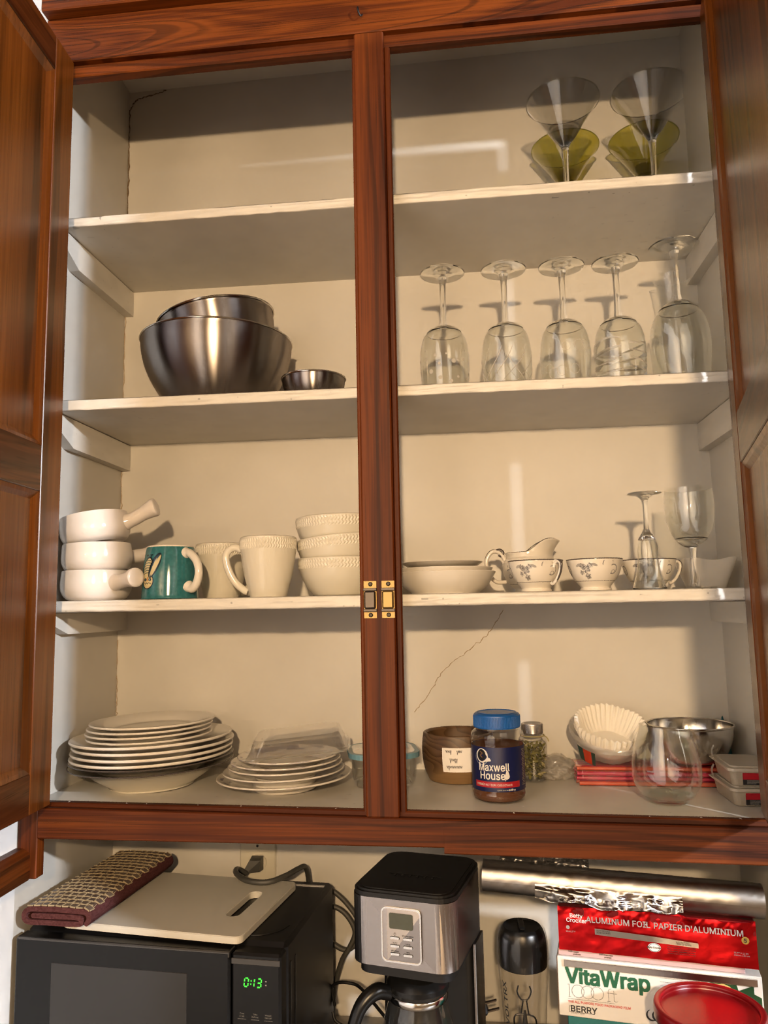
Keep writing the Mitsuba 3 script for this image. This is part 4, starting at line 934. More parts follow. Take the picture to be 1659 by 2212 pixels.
# steel bowl behind it, teal packet, two tubs
steel_bowl('serving_bowl', 'polished steel bowl on the straw pack behind the stemless glass', .0705, .062, .040, mat((1.0300, .2490, sz(0, 1.028)+.0362)), bsdf='mirror_steel', power=.55)
tz = sz(0, 1.1)
tm = trimesh.convex.convex_hull(np.array([(1.094, .310, tz+.0006), (1.1175, .306, tz+.0006), (1.1175, .324, tz+.0006), (1.093, .325, tz+.0006), (1.104, .314, tz+.103), (1.107, .318, tz+.104), (1.116, .316, tz+.070), (1.093, .318, tz+.060)]))
tm = tm.subdivide().subdivide(); tm.vertices += .002*(meshkit.noise(tm.vertices*160, 3)[:, None]-.5)
tm.vertices[:, 2] = np.maximum(tm.vertices[:, 2], tz+.0006)
whole('teal_packet', 'dark teal plastic packet in the corner behind the tubs', 'packet', P(tm, 'teal_plastic', False))
def tub(label, cx, cy, z, rz, w=.066, d=.108):
    t = thing('snack_tub', label, 'tub', 'clear lidded tubs by the right door'); M = mat((cx, cy, z), rz=rz)
    v, f, n = loft([(w*.80, d*.86, .008, .0006), (w*.84, d*.90, .009, .003), (w*.95, d*.97, .010, .0235)])
    v = np.vstack([v, [[0, 0, .0006]]]); i = np.arange(n); f = np.vstack([f, np.c_[(i+1) % n, i, np.full(n, len(v)-1)]])
    part(t, 'body', P(trimesh.Trimesh(v, f, process=False), 'tub_plastic', 30), M)
    lid = part(t, 'lid', P(cat(prism(rrect(w*1.06, d*1.05, .011), .0042, .0236), prism(rrect(w*.86, d*.88, .010), .0022, .0278), box(-w*.57, -w*.50, d*.28, d*.46, .0255, .0272, .0004)), 'tub_lid_plastic', False), M)
    tab = grid_sheet(10, 5, lambda u, v: np.c_[-w*.50-.004*np.sin(u*2.6)+.004*u, d*.36+.012*(v-.5)*(1-u*.3), .0265+.019*u])
    part(lid, 'tab', P(tab, 'frosted_film', True), M)
    y0 = -d*.4665
    lab = part(t, 'label', P(box(-w*.205, w*.43, y0-.0012, y0-.0004, .0032, .0208, .0002), 'label_dark', False), M, label='black and red paper label')
    part(lab, 'red_field', P(box(-w*.205, w*.43, y0-.0016, y0-.00125, .0112, .0208, 0), 'label_red', False), M)
    for q, (z_, l_) in enumerate(((.0088, .018), (.0066, .020), (.0046, .013))):
        part(lab, 'small_print', P(box(-w*.12, -w*.12+l_, y0-.0016, y0-.00125, z_, z_+.0011, 0), 'print_grey', False), M)
    return t
tub('lower lidded snack tub with red and black label by the right door', 1.0765, .1390, sz(0, 1.08)+.0004, 0)
tub('upper lidded snack tub with red and black label, on another tub', 1.0755, .1340, sz(0, 1.08)+.0308, -3)

# ================================================================ below the cabinet: microwave and what lies on it
MW = mat((-.042, .001, 0), rz=-4.9); W_, DP, zt, zb_ = .4215, .270, -.1750, CT+.008
t = thing('microwave', 'black microwave oven with a green lit clock on the counter', 'microwave')
part(t, 'housing', P(box(0, W_, .016, DP, zb_, zt, .006), 'microwave_black', 30), MW)
d_ = part(t, 'door', P(box(0, .3455, -.012, .0155, zb_, zt-.004, .0035), 'microwave_black', 30), MW)
part(d_, 'window', P(box(.0620, .2800, -.0128, -.0115, zb_+.05, -.2120, .0006), 'window_grey', False), MW)
part(d_, 'top_edge', P(box(.004, .3440, -.0118, .012, zt-.0125, zt-.0045, .001), 'trim_grey', False), MW)
pnl = part(t, 'control_panel', P(box(.3475, W_, -.012, .0155, zb_, zt-.004, .0035), 'microwave_black', 30), MW)
part(pnl, 'top_edge', P(box(.3480, W_-.001, -.0132, -.0118, zt-.0190, zt-.0110, .0006), 'trim_grey', False), MW)
part(t, 'foot', P(lathe([(0, 0), (.010, 0), (.012, .008), (0, .008)], 24), 'black_satin'), MW @ mat((.05, .05, CT+.0001)))
part(t, 'foot', P(lathe([(0, 0), (.010, 0), (.012, .008), (0, .008)], 24), 'black_satin'), MW @ mat((W_-.05, .05, CT+.0001)))
part(t, 'foot', P(lathe([(0, 0), (.010, 0), (.012, .008), (0, .008)], 24), 'black_satin'), MW @ mat((.05, DP-.04, CT+.0001)))
part(t, 'foot', P(lathe([(0, 0), (.010, 0), (.012, .008), (0, .008)], 24), 'black_satin'), MW @ mat((W_-.05, DP-.04, CT+.0001)))
for k_ in range(2):
    part(t, 'side_groove', P(box(W_-.0002, W_+.0008, .030+.022*k_, .036+.022*k_, zb_+.02, zt-.03, .0003), 'black_plastic', False), MW)
part(t, 'lid_groove', P(tube(spline([(.352, .035, zt+.0001), (.375, .040, zt+.0001), (.396, .058, zt+.0001), (.404, .080, zt+.0001)], 8), .0009, 6), 'black_plastic', False), MW)
part(t, 'sticker', P(box(.352, .412, .2420, .2495, zt+.0001, zt+.0005, 0), 'label_white', False), MW, label='white paper sticker on the top')
seg = {'a': ((0, 2), (1, 2)), 'b': ((1, 2), (1, 1)), 'c': ((1, 1), (1, 0)), 'd': ((0, 0), (1, 0)), 'e': ((0, 1), (0, 0)), 'f': ((0, 2), (0, 1)), 'g': ((0, 1), (1, 1))}
def digits():
    ps = []; w, h = .0058, .0056
    for x0, on in ((0, 'abcdef'), (.0090, 'bc'), (.0192, 'abcdg')):
        for s_ in on:
            (a, b), (c_, d2) = seg[s_]; p0, p1 = np.array([a*w, b*h]), np.array([c_*w, d2*h]); dd = (p1-p0)/np.linalg.norm(p1-p0)
            ps.append(sa.translate(sg.LineString([p0+dd*.0009, p1-dd*.0009]).buffer(.00085, cap_style='flat'), x0, 0))
    for z in (.0036, .0078): ps.append(sg.box(.0092, z-.0008, .0108, z+.0008))
    u = unary_union(ps); u = sa.skew(u, xs=8); m = flat(u); return stand(m)
c_ = part(pnl, 'clock_digits', {**P(digits(), 'black_plastic', False), 'emitter': {'type': 'area', 'radiance': rgb(.02, .62, .015)}}, MW @ mat((.3675, -.0123, -.2230)), label='green lit clock reading 0:13')
for x, z in ((.3985, -.2155), (.3985, -.2205)): part(pnl, 'indicator', P(box(x, x+.0022, -.01235, -.0121, z, z+.0018, 0), 'print_light', False), MW)
keys = [['Time|Cook', 'Time|Defrost', 'Weight|Defrost'], ['Power', 'Clock', 'Kitchen|Timer'], ['Popcorn', 'Potato', 'Pizza'], ['Frozen', 'Beverage', 'Reheat']]
for r_, row in enumerate(keys):
    for q, s_ in enumerate(row):
        x, z = .3640+.0195*q, -.2600-.0155*r_
        lines = s_.split('|')
        m = cat(*[at2(text(l, .0021, False, center=True), 0, -.0034*i_) for i_, l in enumerate(lines)], at2(flat(sg.box(-.0062, -.0003, .0062, .0003)), 0, -.0034*len(lines)+.0006))
        part(pnl, 'key_print', P(stand(m), 'print_grey', False), MW @ mat((x, -.0122, z)))
# cutting board
M = mat((.1805, .1058, zt+.0006), rz=-8.0)
bp_ = rrect(.300, .230, .012).difference(sa.translate(rrect(.022, .104, .0105), .1010, .0060))
bm = cat(prism(bp_.buffer(-.001), .0105), prism(bp_, .0085, .001))
whole('cutting_board', 'pale translucent plastic cutting board with handle slot on the microwave', 'cutting board', P(bm, 'board_plastic', False), M)
# folded placemat
t = thing('folded_placemat', 'folded brown placemat with a woven basket pattern on the cutting board', 'placemat'); M = mat((.0330, .1230, zt+.0122), rz=-4.6)
path = spline([(.0490, .0060), (.0530, .0130), (.0470, .0215), (.02, .0232), (-.02, .0232), (-.0480, .0215), (-.0560, .0130), (-.0500, .0040), (-.02, .0040), (.020, .0040), (.0380, .0050), (.0400, .0090), (.0350, .0135), (.01, .0138), (-.02, .0134), (-.0400, .0130)], 6)
sec = sg.LineString(path).buffer(.0037, cap_style='round').simplify(.0002)
L_ = .268
m = prism(sec, L_); v = m.vertices.copy(); m.vertices = np.c_[v[:, 0], L_/2-v[:, 2], v[:, 1]]; m.fix_normals()
part(t, 'cloth', P(m, 'felt', False), M)
topz = lambda x: np.interp(x, [-.0560, -.052, -.0480, -.02, .02, .047, .051], [.0160, .0215, .0250, .0269, .0269, .0250, .0225])
pads, thr = [], []
for r_ in range(19):
    for q in range(9):
        x = -.0500+.0118*q+(.0 if r_ % 2 else .0030); y = -L_/2+.0085+r_*.0140
        if x > .0515: continue
        sl = -math.degrees(math.atan2(float(topz(x+.001)-topz(x-.001)), .002)); tn = 9 if (q+r_) % 2 else -9
        b = box(-.0046, .0046, -.0054, .0054, 0, .0018, .0009); b.apply_transform(mat((x, y, float(topz(x))), ry=sl, rz=tn)); pads.append(b)
        for s_ in (-1, 1):
            b = box(-.0050, .0050, -.0007, .0007, 0, .0024, .0003); b.apply_transform(mat((x, y+s_*.0063, float(topz(x))), ry=sl, rz=tn)); thr.append(b)
        b = box(-.0006, .0006, -.0050, .0050, 0, .0021, .0003); b.apply_transform(mat((x+.0056, y, float(topz(x+.0056))), ry=sl, rz=tn)); thr.append(b)
part(t, 'woven_pads', P(cat(*pads), 'weave_pad', False), M, label='woven brown pads', kind='stuff')
part(t, 'binding_threads', P(cat(*thr), 'weave_thread', False), M, label='pale shiny binding threads', kind='stuff')
# outlet, plug and cords
t = thing('wall_outlet', 'ivory double socket on the wall behind the microwave', 'outlet'); OX, OZ = .2390, -.1530
part(t, 'plate', P(box(OX-.035, OX+.035, D-.0055, D-.0003, OZ-.057, OZ+.057, .002), 'outlet_ivory', False))
for dz in (-.0195, .0195):
    rc = sg.Point(0, 0).buffer(.0172).intersection(sg.box(-.02, -.0140, .02, .0140)); m = prism(rc, .0022)
    r_ = part(t, 'receptacle', P(stand(m), 'outlet_ivory', False), mat((OX, D-.0056, OZ+dz)))
    for dx, h in ((-.0063, .0040), (.0063, .0034)): part(r_, 'slot', P(box(OX+dx-.0011, OX+dx+.0011, D-.0082, D-.0079, OZ+dz+.002-h, OZ+dz+.002+h, 0), 'black_satin', False))
    part(r_, 'slot', P(stand(flat(sg.Point(0, 0).buffer(.0024))), 'black_satin', False), mat((OX, D-.0081, OZ+dz-.0085)))
part(t, 'screw', P(stand(prism(sg.Point(0, 0).buffer(.0032), .001)), 'outlet_ivory', False), mat((OX, D-.0056, OZ)))
t = thing('microwave_plug', 'thick grey plug and cord in the wall socket above the cutting board', 'power cord')
pm = trimesh.convex.convex_hull(np.array([(OX-.010, D-.0085, OZ-.0065), (OX+.012, D-.0085, OZ-.0065), (OX+.012, D-.0085, OZ-.031), (OX-.008, D-.0085, OZ-.033), (OX-.008, D-.034, OZ-.008), (OX+.012, D-.030, OZ-.009), (OX+.009, D-.028, OZ-.029), (OX-.013, D-.036, OZ-.030), (OX-.0165, D-.036, OZ-.022)]))
part(t, 'plug', P(pm, 'cord_grey', False))
cA = spline([(.226, .290, -.182), (.2160, .270, -.1680), (.2280, .222, -.1590), (.2600, .178, -.1563), (.2980, .172, -.1563), (.3240, .198, -.1540), (.3380, .234, -.1540), (.3450, .262, -.1600), (.3460, .284, -.1900), (.346, .296, -.230)], 8)
part(t, 'cord', P(tube(cA, .0046, 12), 'cord_grey', 60))
whole('cord_loop', 'looped grey cord hanging beside the back of the microwave', 'power cord', P(cat(tube(spline([(.360, .300, -.212), (.385, .292, -.2090), (.4105, .290, -.2260), (.4340, .290, -.2560), (.4385, .290, -.2800), (.4290, .290, -.3020), (.4110, .290, -.3110), (.385, .294, -.3010), (.355, .300, -.280)], 8), .0046, 12),
      tube(spline([(.355, .286, -.250), (.380, .283, -.2355), (.4010, .282, -.2370), (.4200, .282, -.2530), (.4310, .2825, -.2780), (.4200, .2830, -.305), (.405, .287, -.330), (.39, .294, -.38), (.385, .294, CT+.006)], 8), .0046, 12)), 'cord_grey', 60))

# ================================================================ coffee maker
t = thing('coffee_maker', 'black and steel drip coffee maker between the microwave and the foil boxes', 'coffee maker'); CM = mat((.5670, .0420, 0), rz=-13.0)
hw, hd, zt2 = .0765, .0900, -.0925
part(t, 'lid', P(cat(prism(rrect(2*hw, 2*hd, .028), .0060, zt2-.0090), prism(rrect(2*hw-.006, 2*hd-.006, .026), .0030, zt2-.0030), prism(rrect(2*hw-.016, 2*hd-.016, .022), .0012, zt2)), 'black_satin', False), CM, label='black plastic lid')
vent = [box(-.030+.0115*k_, -.0265+.0115*k_, -.028, -.0225, zt2+.0012, zt2+.0028, .0004) for k_ in range(6)]
part(t, 'lid_vents', P(cat(*vent, box(-.040, .042, -.0195, -.0180, zt2+.0012, zt2+.0020, .0003)), 'black_plastic', False), CM)
head = sg.Polygon(rrect(2*hw, 2*hd, .026).exterior)
part(t, 'head', P(prism(head, .0902, zt2-.0995), 'brushed_panel', 40), CM, label='brushed steel head')
part(t, 'head_corner', P(prism(head.buffer(.0006).intersection(sg.box(-hw-.01, -hd-.01, -hw+.017, hd+.01)), .0905, zt2-.0998), 'black_satin', 40), CM, label='black left corner of the head')
part(t, 'collar', P(prism(rrect(2*hw-.014, 2*hd-.016, .022), .0140, zt2-.1145), 'black_satin', 40), CM)
yF = -hd-.0006
pn = part(t, 'control_plate', P(stand(prism(rrect(.0560, .0700, .007), .0016)), 'brushed_panel', 30), CM @ mat((.0020, yF+.0004, zt2-.0550)), label='control plate with small display and six buttons')
fr = rrect(.0585, .0725, .008).difference(rrect(.0545, .0685, .0065)); part(pn, 'border', P(stand(prism(fr, .0022)), 'mirror_steel', 30), CM @ mat((.0020, yF, zt2-.0550)))
part(pn, 'display', P(stand(prism(rrect(.0345, .0205, .002), .0006)), 'lcd', False), CM @ mat((.0020, yF-.0016, zt2-.0365)))
for q in range(2):
    for r_ in range(3):
        x, z = -.0075+.0190*q, zt2-.0590-.0105*r_
        part(pn, 'button', P(stand(prism(rrect(.0130, .0030, .0014), .0012)), 'mirror_steel', 30), CM @ mat((x, yF-.0014, z)))
        part(pn, 'button_slot', P(stand(flat(rrect(.0142, .0042, .002))), 'black_plastic', False), CM @ mat((x, yF-.0013, z)))
        s_ = [['', 'AUTO', 'PROGRAM'], ['STRONG BREW', 'HOUR', 'MIN']][q][r_]
        if s_: part(pn, 'key_print', P(stand(text(s_, .0017, False, center=True)), 'print_black', False), CM @ mat((x, yF-.0014, z+.0030)))
part(pn, 'power_mark', P(stand(flat(unary_union([sg.Point(0, 0).buffer(.0016).boundary.buffer(.0002), sg.box(-.0002, 0, .0002, .0020)]))), 'print_black', False), CM @ mat((-.0075, yF-.0014, zt2-.0542)))
part(t, 'column', P(cat(prism(sa.translate(rrect(2*hw-.004, .052, .014), 0, hd-.028), .2290, CT+.0250)), 'black_satin', 40), CM)
part(t, 'side_strip', P(cat(box(hw-.0030, hw+.0012, hd-.062, hd-.008, CT+.026, zt2-.1050, .0008)), 'brushed_panel', False), CM)
part(t, 'base', P(prism(rrect(2*hw, 2*hd, .026), .0245, CT+.0003), 'black_satin', 40), CM)
part(t, 'hot_plate', P(lathe([(0, 0), (.052, 0), (.054, .002), (.052, .004), (0, .004)], 48), 'black_plastic'), CM @ mat((.004, -.026, CT+.0250)))
cf = thing('coffee_carafe', 'glass coffee carafe with black handle under the coffee maker head', 'carafe'); KM = CM @ mat((.0040, -.0280, CT+.0296)) @ np.diag([1, 1, 1.275, 1])
kb = spline([(.0440, .001), (.0530, .010), (.0580, .035), (.0570, .065), (.0510, .095), (.0430, .118), (.0410, .128), (.0440, .136)], 5)
part(cf, 'glass_body', P(lathe(np.vstack([[(0, .0008)], kb]), 72), 'thin_glass'), KM)
part(cf, 'coffee', P(lathe([(0, .002), (.043, .002), (.0518, .011), (.0565, .030), (0, .030)], 64), 'brown_liquid'), KM, label='dark coffee in the bottom')
part(cf, 'band', P(ring(.0420, .0016, .1260, 72, 8, 2.5), 'mirror_steel'), KM)
part(cf, 'lid', P(lathe([(0, .1560), (.020, .1555), (.036, .150), (.0450, .1400), (.0455, .1350), (.0425, .1340), (0, .1340)], 64), 'black_plastic'), KM)
hpts = [(-.034, -.030, .1330), (-.048, -.046, .1380), (-.066, -.062, .1250), (-.076, -.070, .095), (-.074, -.068, .055), (-.066, -.062, .020), (-.050, -.046, .012)]
part(cf, 'handle', P(tube(spline(hpts, 8), np.interp(np.linspace(0, 1, 49), [0, .15, .4, .8, 1], [.010, .011, .0105, .0095, .007]), 16, .8), 'black_plastic', 60), KM)
marks = []
for k_ in range(5):
    z = .030+.0155*k_; s_ = .034
    marks += [sg.LineString([(s_, z), (s_-.0035, z+.002), (s_-.0035, z+.0075), (s_+.003, z+.0095), (s_+.003, z+.0135)]).buffer(.0005), sg.box(s_+.006, z+.006, s_+.0095, z+.009)]
part(cf, 'level_marks', P(on_lathe(unary_union(marks), [tuple(q) for q in kb], th0=-PI/2-.05, lift=.0006), 'label_white', False), KM, label='white level marks')
whole('black_cord', 'thin black cord between the microwave and the coffee maker', 'power cord', P(cat(tube(spline([(.4040, .2200, -.372), (.400, .2180, -.345), (.4075, .2140, -.3340), (.4240, .2080, -.3290), (.4480, .200, -.3300), (.4750, .165, -.335), (.505, .128, -.345)], 8), .0026, 10),
      tube(spline([(.404, .200, -.372), (.410, .195, -.384), (.4300, .190, -.392), (.460, .17, -.397), (.49, .14, -.402)], 8), .0026, 10)), 'black_satin', 60))
t = thing('loose_plug', 'black two-pin plug lying loose behind the coffee maker and the shaker bottle', 'plug'); M = mat((.6520, .135, -.327), rz=-8, ry=-18)
part(t, 'body', P(box(-.012, .012, -.008, .008, -.010, .010, .003), 'black_satin', 30), M)
for z in (-.0062, .0062): part(t, 'pin', P(box(.0118, .030, -.0032, .0032, z-.0011, z+.0011, .0003), 'old_bronze', False), M)
part(t, 'cord', P(tube(spline([(-.012, 0, 0), (-.018, .006, -.02), (-.012, .012, -.06), (-.03, .02, -.10), (-.045, .03, -.109)], 6), .0028, 8), 'black_satin', 60), M)

# ================================================================ shaker bottle
t = thing('shaker_bottle', 'clear mixer bottle with glossy black cap and whisk inside', 'bottle'); M = mat((.7205, .1000, CT+.0004), rz=2)
kb = [(.0290, .0350), (.0295, .060), (.0320, .110), (.0355, .160), (.0385, .195), (.0392, .215), (.0380, .2350), (.0350, .2480)]
part(t, 'body', P(lathe(spline(kb, 6), 72), 'shaker_plastic'), M)
part(t, 'motor_base', P(lathe([(0, 0), (.031, 0), (.033, .004), (.0315, .034), (.0290, .0350), (0, .0355)], 56), 'black_satin'), M)
part(t, 'cap', P(lathe(spline([(.0352, .1960), (.0366, .1985), (.0372, .215), (.0362, .2335), (.0330, .2460), (.0290, .2520), (.0275, .2525), (.0262, .2500), (.015, .2485), (0, .2480)], 5), 64), 'black_plastic'), M, label='glossy black cap')
part(t, 'cap_flap', P(box(-.0045, .0045, -.012, .026, .2486, .2540, .0015), 'black_plastic', False), M)
part(t, 'whisk', P(cat(tube(spline([(-.0085, 0, .1650), (-.0105, 0, .1560), (-.006, 0, .1465), (0, 0, .1440), (.006, 0, .1465), (.0105, 0, .1560), (.0085, 0, .1640)], 6), .0011, 8),
      tube([(-.002, 0, .1440), (-.0058, 0, .1240)], .0011, 8), tube([(.003, 0, .1440), (.0058, 0, .1230)], .0011, 8),
      tube(spline([(-.0165, 0, .1080), (-.0160, 0, .1200), (-.0100, 0, .1240), (.004, 0, .1235), (.0150, 0, .1190), (.0175, 0, .1040)], 6), .0012, 8),
      lathe([(0, .1290), (.002, .1290), (.0042, .1080), (.0055, .0800), (.006, .045), (0, .045)], 24)), 'black_plastic', False), M, label='black wire whisk')
tx = text('VOLTRX', .0085, True); tx.vertices = np.c_[-tx.vertices[:, 1], tx.vertices[:, 0], tx.vertices[:, 2]]; tx = at2(tx, -.0330, .128); tx.vertices[:, 1] = .118+(tx.vertices[:, 1]-.128)*1.35
kbz = np.array(kb); part(t, 'lettering', P((lambda mm: (setattr(mm, 'vertices', np.c_[(np.interp(mm.vertices[:, 1], kbz[:, 1], kbz[:, 0])+.0006)*np.cos(-PI/2+mm.vertices[:, 0]/.0385), (np.interp(mm.vertices[:, 1], kbz[:, 1], kbz[:, 0])+.0006)*np.sin(-PI/2+mm.vertices[:, 0]/.0385), mm.vertices[:, 1]]) or mm))(tx.copy()), 'print_black', False), M)

# ================================================================ boxes of foil and film
BM = mat((.7680, .0500, 0), rz=-10.0); BW = .2750
t = thing('teal_box', 'teal cardboard box under the food film box', 'box')
part(t, 'carton', P(box(.012, BW-.01, .002, .092, CT+.0003, -.2905, .0008), 'teal_card', False), BM)
t = thing('food_film_box', 'white box of food packaging film with green lettering', 'box'); z0, z1 = -.2900, -.2090
part(t, 'carton', P(box(0, BW, 0, .085, z0, z1, .0008), 'card_white', False), BM)
part(t, 'end_flap', P(box(-.0012, -.0002, .003, .080, z0+.004, z1-.003, .0003), 'card_brown', False), BM)
part(t, 'cutter_strip', P(cat(box(.010, BW-.006, -.0030, -.0003, z1-.0125, z1-.0030, .0006), box(.010, BW-.006, -.0036, -.0003, z1-.0042, z1-.0030, .0003)), 'satin_steel', False), BM, label='metal cutter strip')
def fp(parent, name, m, b, x, z, lift=.0005): return part(parent, name, P(stand(m), b, False), BM @ mat((x, -lift, z)))
vw = text('VitaWrap', .0200, True)
fp(t, 'lettering', cat(*[at2(vw, dx, dz, .985) for dx in (-.0006, 0, .0006) for dz in (-.0004, .0004)]), 'print_green', .0105, z1-.0345)
serif = unary_union([sg.box(.0085+a, 0, .0085+b, .0022) for a, b in ((0, .0085), (.0115, .0200))])
fp(t, 'lettering', text('1000 ft', .0180, False) if False else flat(unary_union([sg.box(.0010, 0, .0016, .0175), sg.box(-.0010, 0, .0036, .0006), sg.box(-.0010, .0169, .0016, .0175)]+[sg.Point(.0135+.0135*k_, .0088).buffer(.0086, 24).boundary.buffer(.0003) for k_ in range(3)]+[sg.LineString([(.0560, 0), (.0560, .0140), (.0575, .0168), (.0600, .0172)]).buffer(.0003), sg.box(.0540, -.0003, .0585, .0003), sg.box(.0540, .0108, .0680, .0114), sg.LineString([(.0635, .0150), (.0635, .0015), (.0655, 0), (.0680, .0010)]).buffer(.0003)])), 'print_grey', .0145, z1-.0545)
fp(t, 'rule', flat(sg.box(0, 0, .066, .0005)), 'print_grey', .0130, z1-.0570)
fp(t, 'lettering', at2(text('THE ALL PURPOSE FOOD PACKAGING FILM', .0030, True), 0, 0, 1.0), 'print_red', .0130, z1-.0620)
fp(t, 'lettering', at2(text('BERRY', .0078, True), 0, 0, 1.12), 'print_black', .0155, z1-.0735)
fp(t, 'lettering', text('P L A S T I C S', .0020, False), 'print_grey', .0165, z1-.0770)
fp(t, 'rule', flat(unary_union([sg.box(0, .0, .0006, .009), sg.box(0, 0, .036, .0005)])), 'print_black', .0140, z1-.0748)
fp(t, 'speed_lines', flat(unary_union([sg.box(.142, -.0150-.0052*k_, .172-.002*k_, -.0145-.0052*k_) for k_ in range(6)])), 'print_grey', 0, z1)
def blob(cx, cz, rx_, rz_, seed):
    g = np.random.RandomState(seed); a = np.linspace(0, 2*PI, 26, endpoint=False); r = 1+.14*g.randn(26)
    return sg.Polygon(np.c_[cx+rx_*r*np.cos(a), cz+rz_*r*np.sin(a)]).buffer(.0012).buffer(-.0010).intersection(sg.box(0, -.079, BW-.002, -.0135))
fp(t, 'food_picture', flat(blob(.232, -.040, .050, .030, 1)), 'print_leaf', 0, z1, .0005)
fp(t, 'food_picture', flat(blob(.190, -.030, .020, .016, 2)), 'print_cream', 0, z1, .0008)
fp(t, 'food_picture', flat(blob(.222, -.030, .022, .017, 3)), 'print_yellow', 0, z1, .0011)
fp(t, 'food_picture', flat(blob(.196, -.040, .015, .010, 4)), 'print_tomato', 0, z1, .0014)
fp(t, 'food_picture', flat(blob(.222, -.030, .010, .006, 8)), 'print_cream', 0, z1, .0017)
fp(t, 'fin_print', flat(sg.Polygon([(.163, -.0180), (.178, -.031), (.160, -.033)])), 'print_blue_grey', 0, z1, .0010)
for k_ in range(3): fp(t, 'ring_print', flat(sg.Point(.128+.008*k_, -.0660).buffer(.0075, 16).difference(sg.Point(.1295+.008*k_, -.0650).buffer(.0068, 16))), 'print_black', 0, z1, .0008+.0002*k_)
t = thing('pink_printed_box', 'pale pink printed box squeezed between the red foil box and the white one', 'box')
part(t, 'carton', P(box(.002, BW-.020, .004, .080, -.2087, -.1992, .0006), 'card_pink', False), BM)
for k_, x in enumerate((.016, .060)):
    part(t, 'lettering', P(stand(cat(at2(text('SSS', .0034, True), 0, 0), *[at2(text(s_, .0026, True), .010, .0036-.0040*i_) for i_, s_ in enumerate((['wraps', 'weight', 'products'], ['moisture', 'freshness', 'prestige'])[k_])])), 'print_red' if k_ == 9 else 'print_black', False), BM @ mat((x, .0037, -.2034), s=.72))
t = thing('foil_box', 'torn red box of aluminum foil under the foil roll', 'box'); z0, z1 = -.1988, -.1392
RB = BM @ mat((.004, -.002, 0), rx=0)
part(t, 'carton', P(box(0, .268, .002, .056, z0, z1, .0010), 'red_plastic', False), RB)
def red_front():
    def fn(u, v):
        x = .268*u; z = z0+(z1-z0+.001)*v
        w = meshkit.fbm(np.c_[x*60, z*90, 0*x], 3, 3)-.5; top = np.clip((v-.6)/.4, 0, 1)
        return np.c_[x, .0005-.0016*w-.010*top*w-.003*np.sin(v*PI)*0, z+.006*top*(meshkit.noise(np.c_[x*70, 0*x, 0*x], 5)-.6)]
    return grid_sheet(140, 26, fn)
part(t, 'front_panel', P(red_front(), 'red_foil', True), RB, label='shiny wrinkled red front')
def rp(name, m, b, x, z, lift=.0030): return part(t, name, P(stand(m), b, False), RB @ mat((x, -lift, z)))
rp('lettering', at2(text('ALUMINUM FOIL', .0078, True), 0, 0, 1.0), 'print_light', .0400, z1-.0170)
rp('lettering', at2(text("PAPIER D'ALUMINIUM", .0078, True), 0, 0, 1.0), 'print_light', .1330, z1-.0170)
rp('lettering', flat(sg.Point(.1240, .004).buffer(.0016)), 'print_light', 0, z1-.0170)
rp('lettering', at2(text('Betty', .0056, True), 0, .0064), 'label_white', .0170, z1-.0180, .0050); rp('lettering', text('Crocker', .0056, True), 'label_white', .0120, z1-.0180, .0050)
rp('heart_print', flat(sg.Point(0, 0).buffer(.0026)), 'print_light', .0140, z1-.0265)
rp('lettering', text('QUALITY', .0022, False), 'print_light', .0110, z1-.0330)
rp('white_field', flat(sg.Polygon([(.052, -.0250), (.125, -.0280), (.192, -.0320), (.192, -.0385), (.125, -.0360), (.052, -.0335)])), 'foil', 0, z1, .0024)
rp('lettering', cat(*[at2(text(s_, .0018, False), 0, -.0026*i_) for i_, s_ in enumerate(('CUTTING EDGE', 'BORD COUPANT'))]), 'print_black', .0545, z1-.0285)
rp('lettering', cat(*[at2(text(s_, .0018, False), 0, -.0024*i_) for i_, s_ in enumerate(('PULL OUT FOIL', 'TIRER LE PAPIER'))]), 'print_black', .1620, z1-.0340)
rp('oval_logo', flat(sa.scale(sg.Point(0, 0).buffer(.0060, 16), 1.45, 1)), 'label_white', .1330, z1-.0430, .0026)
rp('oval_logo', flat(sa.scale(sg.Point(0, 0).buffer(.0052, 16), 1.45, 1).boundary.buffer(.0003)), 'print_black', .1330, z1-.0430, .0030)
rp('lettering', text('Betty Crocker', .0022, True, center=True), 'print_black', .1330, z1-.0440, .0030)
rp('lettering', cat(*[at2(text('rouleau papier aluminium tout usage', .0016, False), 0, -.0030*i_) for i_ in range(4)]), 'label_dark', .1500, z1-.0400)
rp('round_print', flat(sg.Point(0, 0).buffer(.0050)), 'print_gold', .2530, z1-.0220); rp('round_print', text('5', .0050, True, center=True), 'print_black', .2530, z1-.0245, .0034)
rp('lettering', cat(text('75 FT X 12 IN', .0020, False), at2(text('22.8 m x 30 cm', .0020, False), 0, -.0030)), 'print_light', .2370, z1-.0400)
# roll of foil lying over the red box
A_, B_ = np.array([.6640, .0550, -.1000]), np.array([1.0500, .0130, -.1145])
ax_ = (B_-A_); Lr = np.linalg.norm(ax_); ax_ /= Lr; e1 = np.cross(ax_, [0, 0, 1.0]); e1 /= np.linalg.norm(e1); e2 = np.cross(e1, ax_); e1 = -e1 if e1[1] > 0 else e1; e2 = np.array([0, 0, 1.0])-ax_*ax_[2]; e2 /= np.linalg.norm(e2)
def roll():
    n, m = 170, 64
    def fn(u, v):
        th = v*2*PI; base = .0222+.0010*np.sin(th*1)+.0006*u
        w = meshkit.fbm(np.c_[u*26, np.cos(th)*1.6, np.sin(th)*1.6], 3, 2)-.5
        r = base+.0009*w*(1+1.3*np.exp(-((u-.35)/.22)**2))
        return A_+np.outer(u*Lr, ax_)+np.outer(r*np.cos(th), e1)+np.outer(r*np.sin(th), e2)
    return grid_sheet(n, m, fn)
